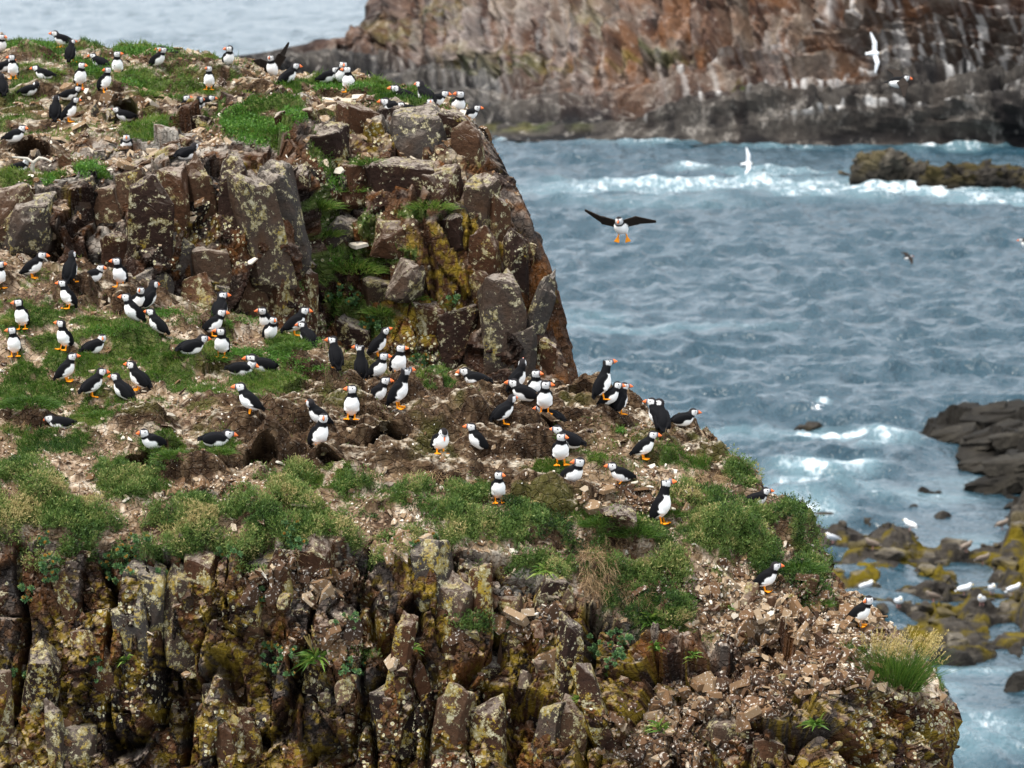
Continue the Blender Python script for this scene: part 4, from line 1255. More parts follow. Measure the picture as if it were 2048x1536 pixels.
for args in [(92, 1145, 56, 52, 16, 'blue-green roseroot plant on dark rock at upper left of the cliff'), (238, 1135, 90, 70, 34, 'largest roseroot at left, with orange seed heads, below the rim'),
             (50, 1195, 36, 44, 9, 'small yellowish roseroot near the left picture edge'), (88, 1320, 34, 40, 9, 'small roseroot above a red slab low on the left cliff'), (205, 1345, 42, 60, 14, 'roseroot in the dark cleft beside a strap-leaved plant'),
             (90, 1078, 34, 22, 6, 'tiny roseroot right under the left rim'), (583, 1080, 50, 56, 18, 'round blue-green roseroot hanging from the rim left of centre'), (310, 1165, 26, 46, 8, 'thin trailing roseroot under the big left one'),
             (455, 1112, 44, 26, 9, 'low roseroot along the rim above orange rock'), (520, 1190, 26, 50, 8, 'narrow roseroot in a shaded crack'), (565, 1325, 110, 76, 42, 'broad roseroot thicket around a spiky plantain'),
             (40, 1350, 40, 20, 5, 'pair of roseroot sprigs at the lower left edge'), (692, 1242, 40, 28, 9, 'small roseroot on a lichen block, centre of the cliff'), (705, 1345, 70, 30, 12, 'sparse roseroot along a ledge in the cliff centre'),
             (850, 1090, 80, 26, 14, 'yellowing roseroot row at the rim in the centre'), (1215, 1298, 100, 70, 38, 'bushy roseroot with orange tips right of centre'), (280, 1090, 60, 30, 12, 'roseroot sprigs mixed with pink ones under the left turf')]:
    roseroot(*args)
for args in [(690, 598, 70, 34, 16, 'dark green roseroot clump on the shaded bluff face'), (740, 650, 50, 34, 12, 'roseroot clump low on the bluff face above the colony'), (830, 735, 60, 40, 16, 'orange-tinged roseroot at the foot of the bluff'), (905, 605, 24, 14, 4, 'tiny roseroot on lichened bluff rock')]:
    roseroot(*args, T=T_UP, size=.06)


def strap_plant(px, py, wpx, n, label, name='plantain', spikes=0, T=T_NEAR, up=.6, hang=.9):
    r = np.random.default_rng(int(px * 3 + py))
    p, nn, k = T.find(px, py)
    R = wpx * p[1] / FPX * .6
    root = tag(link(name, None, loc=tuple(p)), label, 'plant')
    D = unit(np.stack([r.normal(0, 1, n), -np.abs(r.normal(.4, .4, n)), np.abs(r.normal(up, .5, n))], 1))
    L = R * r.uniform(.7, 1.2, n)
    V, F = blades(r.normal(0, .01, (n, 3)) + np.array([0, -.01, 0]), D, L, L * .12 + .003, np.array([0, -.1, -hang]) * (L * .5)[:, None], r)
    me = mesh_np('leaf_rosette', V, F, {'rnd': np.repeat(r.random(n), 5)}, False, [M_STRAP])
    link('leaf_rosette', me, root)
    for i in range(spikes):
        d = unit(np.array([r.normal(.1, .35), -.2, 1.0])); l = R * r.uniform(.9, 1.5)
        nseg = 9
        t = np.linspace(0, 1, nseg)
        c = d * (t * l)[:, None]
        w = np.where(t > .55, .0052, .0016)[:, None]
        s = np.array([1, 0, 0]) * w; s2 = np.array([0, 1, 0]) * w
        V = np.concatenate([c - s, c + s, c - s2, c + s2])
        F = np.concatenate([np.stack([np.arange(nseg - 1) + o * nseg, np.arange(nseg - 1) + o * nseg + nseg, np.arange(1, nseg) + o * nseg + nseg, np.arange(1, nseg) + o * nseg], 1) for o in (0, 2)])
        link('flower_spike', mesh_np('flower_spike', V, F, {'rnd': np.full(len(V), r.random() * .6)}, False, [M_SEED]), root, tuple(r.normal(0, .015, 3)))


strap_plant(632, 1318, 90, 60, 'clump of long plantain leaves with upright seed spikes on the cliff', spikes=13)
strap_plant(1172, 1395, 56, 34, 'star-shaped plantain on the lichened cliff centre', up=.3, hang=.4)
strap_plant(1318, 1458, 56, 34, 'pale star-shaped plantain low on the right cliff', up=.3, hang=.4, spikes=2)
strap_plant(252, 1318, 62, 26, 'bright strap-leaved plant in the left cliff cleft', spikes=2)
strap_plant(1632, 1448, 60, 40, 'glossy green leafy plant low on the right cliff', up=.2, hang=.5)
strap_plant(1300, 1245, 80, 44, 'loose strap-leaved plant under the green cushions right of centre')
strap_plant(825, 1298, 46, 30, 'small bright strap-leaved plant on a ledge in the cliff centre')
strap_plant(1310, 1295, 60, 30, 'strap-leaved plant hanging above the dark fissure')
strap_plant(1390, 1320, 40, 20, 'small strap-leaved plant beside loose red blocks')
strap_plant(1455, 1215, 34, 18, 'small green rosette on the scree slope')
strap_plant(1090, 1140, 60, 40, 'light green grassy plant hanging from the rim in the centre')


def tuft(px, py, wpx, n, label, L=.07, tone=.35, T=T_NEAR, name='grass_tuft', drape=.7, W=.0045, spread=.9):
    r = np.random.default_rng(int(px * 5 + py))
    p, nn, k = T.find(px, py)
    R = wpx * p[1] / FPX * .5
    a = r.uniform(0, 6.283, n); rr = np.sqrt(r.random(n))
    P = np.stack([np.cos(a) * rr * R, np.sin(a) * rr * R * .6, .25 * R * (1 - rr ** 2)], 1) - np.array([0, 0, .01])
    D = unit(np.stack([np.cos(a) * rr * spread, np.sin(a) * rr * spread - .1, np.full(n, .8)], 1) + r.normal(0, .22, (n, 3)))
    Ln = L * r.uniform(.5, 1.25, n)
    V, F = blades(P, D, Ln, np.full(n, W), np.stack([np.cos(a) * .5, np.sin(a) * .5 - .2, np.full(n, -drape)], 1) * (Ln * .55)[:, None], r)
    root = tag(link(name, None, loc=tuple(p)), label, 'grass', 'grass tussocks on the ground')
    link('blades', mesh_np('blades', V, F, {'rnd': np.repeat(np.clip(r.normal(tone, .16, n), 0, 1), 5)}, False, [M_GRASS]), root)
    return root, p


for args in [(350, 712, 46, 520, 'round dark green grass tussock left of centre on the slope'), (300, 700, 60, 520, 'wider pale tussock just left of the round green one'), (425, 718, 60, 520, 'grass tussock right of the round green one, by burrowed bank'),
             (582, 694, 66, 620, 'olive tussock below the two puffins at the bluff foot'), (218, 935, 44, 460, 'dark green tussock left of the big burrow mouth'), (350, 915, 80, 700, 'tussock hanging over the right side of the big burrow'), (440, 905, 50, 480, 'green fringe of grass under the crouching puffin', .06, .4),
             (1270, 1068, 96, 1100, 'thick grass clump left of the tall upright puffin', .1, .28), (1195, 1050, 56, 500, 'smaller grass clump beside a sod block', .08, .3), (1340, 1030, 60, 520, 'grass clump around the feet of the tall puffin', .07, .35), (60, 810, 110, 1100, 'dense dark turf mound at the left edge', .08, .22),
             (200, 835, 60, 560, 'green tussock behind the puffin lying at left'), (180, 640, 50, 420, 'overhanging tussock beside a white-breasted puffin', .06, .4), (30, 645, 60, 480, 'straw-coloured tussock next to the left-edge puffins', .06, .75), (1630, 1210, 56, 420, 'spiky tussock right of the lone puffin on the scree', .08, .35),
             (1480, 962, 60, 600, 'leafy tussock on the skyline edge at right', .06, .38), (1600, 1140, 80, 900, 'deep green grass bank falling over the right edge', .09, .25), (570, 965, 60, 520, 'mossy green tussock below the burrows, left of centre', .05, .35), (1240, 1350, 40, 200, 'sparse grass in the dark fissure', .07, .4), (1690, 1300, 60, 240, 'thin grass left of the tall seeding clump', .09, .4)]:
    tuft(*args)
for args in [(285, 190, 60, 300, 'shaggy tussock on top of the bluff', .08, .45), (345, 200, 60, 300, 'green tussock right of the shaggy one on the bluff', .08, .35), (55, 135, 50, 260, 'brown-green tussock by the bluff skyline, left', .07, .6), (100, 150, 56, 260, 'olive tussock behind a resting puffin on the bluff', .07, .6), (640, 420, 60, 460, 'grass hanging down the gully of the bluff', .13, .5), (655, 470, 50, 300, 'lower grass fringe in the bluff gully', .13, .5), (860, 420, 90, 420, 'yellow-green grass on a ledge of the bluff', .09, .55), (705, 540, 120, 700, 'broad grass patch across the bluff face', .11, .5), (195, 355, 60, 360, 'vivid green tuft at the bluff lip, left', .09, .25), (740, 330, 50, 200, 'grass sprig between two bluff boulders', .1, .35), (700, 390, 30, 160, 'thin yellow grass in a bluff crack', .12, .55), (760, 630, 60, 300, 'drooping grass low on the bluff', .1, .45), (820, 600, 60, 260, 'mossy grass among lichened bluff rocks', .08, .55)]:
    tuft(*args, T=T_UP, W=.007)

# the tall seeding clump on the right edge
root, p = tuft(1790, 1380, 96, 1300, 'tall grass clump with golden seed heads on the right cliff edge', .31, .3, name='seeding_grass', drape=.12, W=.004, spread=.28)
r = np.random.default_rng(77)
n = 84
a = r.uniform(-1, 1, n)
base = np.stack([a * .15, r.uniform(-.1, .1, n), r.uniform(0, .02, n)], 1)
D = unit(np.stack([a * .32 + .13 + r.normal(0, .14, n), r.normal(-.05, .15, n), np.full(n, 1.0)], 1))
Ls = r.uniform(.30, .47, n)
V1, F1 = blades(base, D, Ls, np.full(n, .003), np.stack([.12 * Ls, 0 * Ls, -.08 * Ls], 1), r)
link('stems', mesh_np('stems', V1, F1, {'rnd': np.repeat(np.clip(r.normal(.7, .15, n), 0, 1), 5)}, False, [M_GRASS]), root)
q = np.repeat(np.arange(n), 46)
t = r.uniform(.72, 1.0, len(q))
c = base[q] + D[q] * (Ls[q] * t)[:, None] + np.stack([.12 * Ls[q] * t ** 2, 0 * t, -.08 * Ls[q] * t ** 2], 1) + r.normal(0, .0042, (len(q), 3)) * ((1.08 - t) * 4)[:, None]
V2, F2 = leaves(c, unit(D[q] + r.normal(0, .35, (len(q), 3))), np.full(len(q), .013), np.full(len(q), .005), r)
link('seed_heads', mesh_np('seed_heads', V2, F2, {'rnd': np.repeat(r.random(len(q)), 4)}, False, [M_SEED]), root)


# ------------------------------------------------------------------ driftwood fork on the bluff
def tube(pts, r0, r1, k=7):
    pts = np.array(pts); n = len(pts)
    V = []
    for i, p_ in enumerate(pts):
        d = unit(pts[min(i + 1, n - 1)] - pts[max(i - 1, 0)]); u = unit(np.cross(d, [0.13, 1, .2])); w = np.cross(d, u)
        rr = r0 + (r1 - r0) * i / (n - 1)
        for q in range(k):
            V.append(p_ + rr * (math.cos(q * 6.283 / k) * u + math.sin(q * 6.283 / k) * w) * (1 + .2 * math.sin(i * 2.1 + q)))
    F = [(i * k + q, i * k + (q + 1) % k, (i + 1) * k + (q + 1) % k, (i + 1) * k + q) for i in range(n - 1) for q in range(k)]
    return np.array(V), np.array(F)


p, nn, k = T_UP.find(68, 348)
dw = tag(link('driftwood', None, loc=tuple(p)), 'pale grey forked driftwood branch at the left of the bluff', 'driftwood')
M_WOOD = plain_material('weathered_wood', (.30, .27, .22), (.52, .48, .42), 60, .85)
kk = p[1] / FPX
for nm, pts, r0, r1 in (('stem', [(0, 0, -.02), (-.01, -.02, .05), (.0, -.03, .1)], .022, .016), ('branch', [(.0, -.03, .09), (.05, -.04, .13), (.10, -.05, .125), (.15, -.06, .10)], .015, .007), ('branch', [(.0, -.03, .09), (-.05, -.04, .125), (-.11, -.04, .13), (-.17, -.05, .14)], .014, .006)):
    V, F = tube(pts, r0, r1)
    link(nm, mesh_np(nm, V, F, None, True, [M_WOOD]), dw)

# ------------------------------------------------------------------ birds: one continuous skin grown from smooth distance fields
def surface_net(F, o, h):
    ins = F < 0
    nx, ny, nz = F.shape
    cnt = np.zeros((nx - 1, ny - 1, nz - 1), np.int8)
    for a in (0, 1):
        for b in (0, 1):
            for c in (0, 1):
                cnt += ins[a:nx - 1 + a, b:ny - 1 + b, c:nz - 1 + c]
    act = (cnt > 0) & (cnt < 8)
    idx = np.full(act.shape, -1, np.int32)
    I = np.argwhere(act)
    idx[act] = np.arange(len(I))
    cor = np.array([[a, b, c] for a in (0, 1) for b in (0, 1) for c in (0, 1)])
    val = np.stack([F[I[:, 0] + c[0], I[:, 1] + c[1], I[:, 2] + c[2]] for c in cor], 1)
    acc = np.zeros((len(I), 3)); num = np.zeros(len(I))
    for e in range(8):
        for g in range(e + 1, 8):
            if np.abs(cor[e] - cor[g]).sum() != 1: continue
            v0, v1 = val[:, e], val[:, g]
            m = (v0 < 0) != (v1 < 0)
            t = np.where(m, v0 / np.where(m, v0 - v1, 1), 0)
            acc += np.where(m[:, None], cor[e] + t[:, None] * (cor[g] - cor[e]), 0); num += m
    V = o + (I + acc / num[:, None]) * h
    faces = []
    for ax in range(3):
        s0 = [slice(1, -1)] * 3; s1 = [slice(1, -1)] * 3
        s0[ax] = slice(0, -1); s1[ax] = slice(1, None)
        A, B = ins[tuple(s0)], ins[tuple(s1)]
        E = np.argwhere(A != B)
        fl = A[tuple(E.T)]
        off = np.array([1, 1, 1]); off[ax] = 0
        E = E + off
        u, w = [(1, 2), (2, 0), (0, 1)][ax]
        q = []
        for du, dw in ((1, 1), (0, 1), (0, 0), (1, 0)):
            K = E.copy(); K[:, u] -= du; K[:, w] -= dw
            q.append(idx[tuple(K.T)])
        q = np.stack(q, 1)
        q[~fl] = q[~fl][:, ::-1]
        faces.append(q)
    Fc = np.concatenate(faces)
    return V, Fc[(Fc >= 0).all(1)]


def ell(p, c, r, R=np.eye(3)):
    q = (p - c) @ R / r           # R columns are the ellipsoid axes
    k = np.sqrt((q * q).sum(-1))
    return (k - 1) * min(r) * .9 if min(r) > .02 else (k - 1) * np.sqrt(min(r) * sorted(r)[1]) * .6


def cap(p, a, b, ra, rb):
    ab = b - a
    t = np.clip(((p - a) @ ab) / (ab @ ab), 0, 1)
    return np.linalg.norm(p - a - t[..., None] * ab, axis=-1) - (ra + (rb - ra) * t)


def plate(p, a, b, wid, wa, wb, th):
    """tapered flat blade from a to b; wid is the unit width direction"""
    ab = b - a; L = np.linalg.norm(ab); d = ab / L
    nn = np.cross(d, wid); nn /= np.linalg.norm(nn); w_ = np.cross(nn, d)
    q = p - a
    t = np.clip((q @ d) / L, 0, 1)
    hw = wa + (wb - wa) * t
    dl = (q @ d) - t * L
    dw = np.maximum(np.abs(q @ w_) - hw, 0)
    return np.sqrt(dl ** 2 + dw ** 2 + (q @ nn) ** 2) - th


def smin(a, b, k):
    h = np.clip(.5 + .5 * (b - a) / k, 0, 1)
    return b + (a - b) * h - k * h * (1 - h)


def rotz(a):
    c, s = math.cos(a), math.sin(a); return np.array([[c, -s, 0], [s, c, 0], [0, 0, 1.]])


def roty(a):
    c, s = math.cos(a), math.sin(a); return np.array([[c, 0, -s], [0, 1, 0], [s, 0, c]])   # positive lifts +X


BLACK, CAPC, WHITE, FACE, ORANGE = (.006, .006, .007), (.018, .016, .017), (.86, .84, .81), (.56, .55, .54), (.82, .27, .012)


def puffin_meshes(pitch, hc, legs, neck, yaw, hpitch, wings=None, fluff=1.0):
    """forward +X, up +Z, feet at the origin. Returns body, bill mesh and the two eye places"""
    th = math.radians(pitch)
    Rb = roty(th)                                    # columns: along, lateral, dorsal
    a, lat, dor = Rb[:, 0], Rb[:, 1], Rb[:, 2]
    C = np.array([-.008, 0, hc])
    sh = C + a * .055 + dor * .006
    H = sh + a * (.028 + neck * .6) + np.array([.012, 0, .034 + neck])
    Rh = rotz(math.radians(yaw)) @ roty(math.radians(hpitch))
    lo = np.array([-.17, -.09, -.012]); hi = np.array([.17, .09, .29])
    if wings: lo[1], hi[1] = -.33, .33; lo[2] = -.1; hi[2] = .36; lo[0] = -.2
    h = .0047 if not wings else .0055
    gx = [np.arange(lo[k], hi[k], h) for k in range(3)]
    p = np.stack(np.meshgrid(*gx, indexing='ij'), -1)
    rp = 1.0 * fluff

    def fields(p):
        f = {}
        f['body'] = smin(ell(p, C, np.array([.084, .052 * rp, .053 * rp]), Rb), ell(p, C + a * .022 - dor * .012, np.array([.052, .051 * rp, .049 * rp]), Rb), .02)
        f['neck'] = cap(p, sh - dor * .004, H - np.array([0, 0, .008]), .040, .027)
        f['head'] = ell(p, H, np.array([.036, .030, .032]), Rh)
        f['tail'] = plate(p, C - a * .07 + dor * .012, C - a * .118 + dor * .010, lat, .016, .020, .0055)
        if wings:
            for s, (e1, e2) in zip((1, -1), wings):
                S = C + a * .035 + lat * s * .04 + dor * .022
                E = S + np.array(e1); Tp = E + np.array(e2)
                ch = a + np.array([0, 0, .8 if legs == 3 else .3]); ch /= np.linalg.norm(ch)
                f['wing%d' % s] = smin(plate(p, S, E, ch, .040, .044, .006), plate(p, E - np.array(e2) * .05, Tp, ch, .042, .010, .005), .010)
        else:
            for s in (1, -1):
                f['wing%d' % s] = smin(ell(p, C - a * .010 + lat * s * .045 * rp + dor * .013, np.array([.078, .014, .035]), Rb),
                                       plate(p, C - a * .06 + lat * s * .034 + dor * .018, C - a * .112 + lat * s * .010 + dor * .022, dor, .014, .003, .006), .012)
        if legs:
            for s in (1, -1):
                dx = .016 * s if legs == 2 else 0
                hip = np.array([-.012, s * .024, hc - .028]); an = np.array([.004 + dx, s * .026, .010])
                if legs == 3: hip = C - a * .06 - dor * .03 + lat * s * .026; an = hip + np.array([.012, s * .012, -.045])
                f['leg%d' % s] = cap(p, hip, an, .009, .0058)
                f['thigh%d' % s] = cap(p, C - a * .02 - dor * .02 + lat * s * .026, hip * .8 + an * .2, .03, .013)
                fw = np.array([math.cos(.25 * s), math.sin(.25 * s), 0])
                if legs == 3: fw = np.array([.35, s * .25, -1.0]); fw /= np.linalg.norm(fw)
                wd = np.array([-fw[1], fw[0], 0]) if legs != 3 else np.array([0, 1., 0])
                f['foot%d' % s] = plate(p, an - fw * .004 - np.array([0, 0, .003]), an + fw * .040 - np.array([0, 0, .005 if legs != 3 else 0]), wd, .004, .021, .0048)
        return f

    def join(f):
        d = smin(f['body'], f['neck'], .022)
        d = smin(d, f['head'], .012)
        d = smin(d, f['tail'], .010)
        for s in (1, -1):
            d = smin(d, f['wing%d' % s], .005)
            if legs:
                d = smin(d, f['thigh%d' % s], .012)
                d = smin(d, smin(f['leg%d' % s], f['foot%d' % s], .004), .004)
        return d
    V, Fc = surface_net(join(fields(p.reshape(-1, 3))).reshape(p.shape[:3]), lo, h)
    # plumage
    f = fields(V)
    names = list(f); D = np.stack([f[k] for k in names], 1)
    D[:, names.index('neck')] += .004
    lab = np.array(names)[np.argmin(D, 1)]
    q = V - C; al, ld, dd = q @ a, q @ lat, q @ dor
    hq = (V - H) @ Rh
    col = np.tile(np.array(WHITE), (len(V), 1))
    body = (lab == 'body') | (lab == 'thigh1') | (lab == 'thigh-1')
    col[body & (dd > .020 - .35 * np.clip(al - .02, 0, 1) + .02 * (np.abs(ld) < .0))] = BLACK
    col[body & (al < -.062) & (dd > .002)] = BLACK
    nk_ = ((V - sh) @ (H - sh)) / ((H - sh) @ (H - sh))
    neck_ = (lab == 'neck') | ((lab == 'body') & (al > .066) & (dd > -.01))
    col[neck_] = BLACK
    col[((lab == 'neck') | (lab == 'body')) & ((V - sh) @ dor < .010) & (nk_ < .30)] = WHITE
    col[(lab == 'body') & (dd < .004)] = WHITE
    hd = (lab == 'head') | ((lab == 'neck') & (np.linalg.norm(V - H, axis=1) < .034) & (hq[:, 0] > -.008) & (hq[:, 2] > -.029))
    col[hd] = FACE
    col[hd & (hq[:, 2] > .0175 - .25 * np.clip(.01 - hq[:, 0], 0, 1)) & (np.abs(hq[:, 1]) < .0235)] = CAPC
    col[hd & (hq[:, 0] < -.018)] = CAPC
    for s in ('1', '-1'):
        col[lab == 'wing' + s] = BLACK
        col[(lab == 'leg' + s) | (lab == 'foot' + s)] = ORANGE
    col[lab == 'tail'] = BLACK
    if wings:
        wv = (lab == 'wing1') | (lab == 'wing-1')
        col[wv] = (.022, .017, .014)
    # smooth only the colour seams a little by one ring averaging
    acc = col.copy(); n_ = np.ones(len(V))
    for i in range(4):
        np.add.at(acc, Fc[:, i], col[Fc[:, (i + 1) % 4]]); np.add.at(n_, Fc[:, i], 1)
    col = acc / n_[:, None] * .6 + col * .4
    body_me = mesh_np('puffin_body', V, Fc, None, True, [M_BIRD], {'Col': col})
    # deep, narrow bill
    nS = 9
    t = np.linspace(0, 1, nS)
    up_ = .0255 * (1 - t ** 1.9) - .003 * t + .0004; dn = -.0205 * (1 - t ** 1.2) - .006 * t - .0004
    wdt = .0095 * (1 - t) ** .8 + .0012
    ring = []
    for i in range(nS):
        for u, v in ((0, 1), (.8, .55), (1, 0), (.8, -.55), (0, -1), (-.8, -.55), (-1, 0), (-.8, .55)):
            z = up_[i] * v if v > 0 else -dn[i] * v
            ring.append((.023 + .051 * t[i], u * wdt[i], z - .004))
    BV = np.array(ring)
    BF = []
    for i in range(nS - 1):
        for k in range(8):
            BF.append((i * 8 + k, i * 8 + (k + 1) % 8, (i + 1) * 8 + (k + 1) % 8, (i + 1) * 8 + k))
    bt = np.repeat(t, 8)
    bc = np.where((bt < .40)[:, None], np.array([.075, .078, .095]), np.array([.74, .15, .03]))
    bc = np.where(((bt > .40) & (bt < .5))[:, None], np.array([.80, .42, .10]), bc)
    bc[(bt < .2) & (BV[:, 2] < -.012)] = (.85, .40, .01)
    bill_me = mesh_np('puffin_bill', BV @ Rh.T + H, np.array(BF), None, True, [M_BILL], {'Col': bc})
    eyes = [Rh @ np.array([.012, s * .0275, .006]) + H for s in (1, -1)]
    return body_me, bill_me, eyes, float(V[:, 2].max())


def eye_mesh():
    import bmesh
    bm = bmesh.new(); bmesh.ops.create_icosphere(bm, subdivisions=2, radius=.0052)
    me = bpy.data.meshes.new('eye'); bm.to_mesh(me); bm.free(); me.materials.append(M_EYE)
    return me


EYE = eye_mesh()
# pose: body pitch, body centre height, legs (0 hidden, 1 together, 2 stepping, 3 dangling), neck stretch, head pitch
POSE = {'up': (58, .104, 1, .012, 4), 'tall': (64, .112, 1, .034, 6), 'std': (42, .096, 1, .008, 2), 'walk': (38, .096, 2, .006, 0), 'low': (16, .088, 2, .0, 0),
        'sit': (18, .050, 0, .0, 0), 'situp': (46, .070, 0, .008, 2), 'lie': (8, .046, 0, -.006, -6), 'bow': (44, .098, 1, -.014, -62), 'look': (56, .102, 1, .014, 30)}
CACHE = {}


def puffin(px, py, hpx, pose, body, head, label, T, sink=0., wings=None, loc=None, scale=None, group='puffins'):
    yaw = ((head - body + 180) % 360) - 180
    yaw = int(round(max(-110, min(110, yaw)) / 35.0) * 35)
    key = (pose, yaw, wings is not None and id(wings))
    if key not in CACHE:
        pt, hc, lg, nk, hp = POSE[pose]
        CACHE[key] = puffin_meshes(pt, hc, lg, nk, yaw, hp, wings)
    bm_, bl_, ey, top = CACHE[key]
    if loc is None:
        p, nn, k = T.find(px, py - 2)
        s = hpx * p[1] / FPX / top if sink == 0 else 1.0
        s = min(1.22, max(.88, s))
        p = p - np.array([0, 0, sink if pose in ('sit', 'lie', 'situp') else sink - .007])
    else:
        p = loc; s = scale or 1.0
    jr = random.Random(int(px * 31 + py * 17))
    s *= jr.uniform(.96, 1.05)
    root = tag(link('puffin', None, None, tuple(p), (math.radians(jr.uniform(-5, 5)), math.radians(jr.uniform(-7, 5)), math.radians(body + jr.uniform(-9, 9))), (s, s * jr.uniform(.94, 1.08), s)), label, 'puffin', group)
    link('body', bm_, root); link('bill', bl_, root)
    for e in ey: link('eye', EYE, root, tuple(e))
    return root


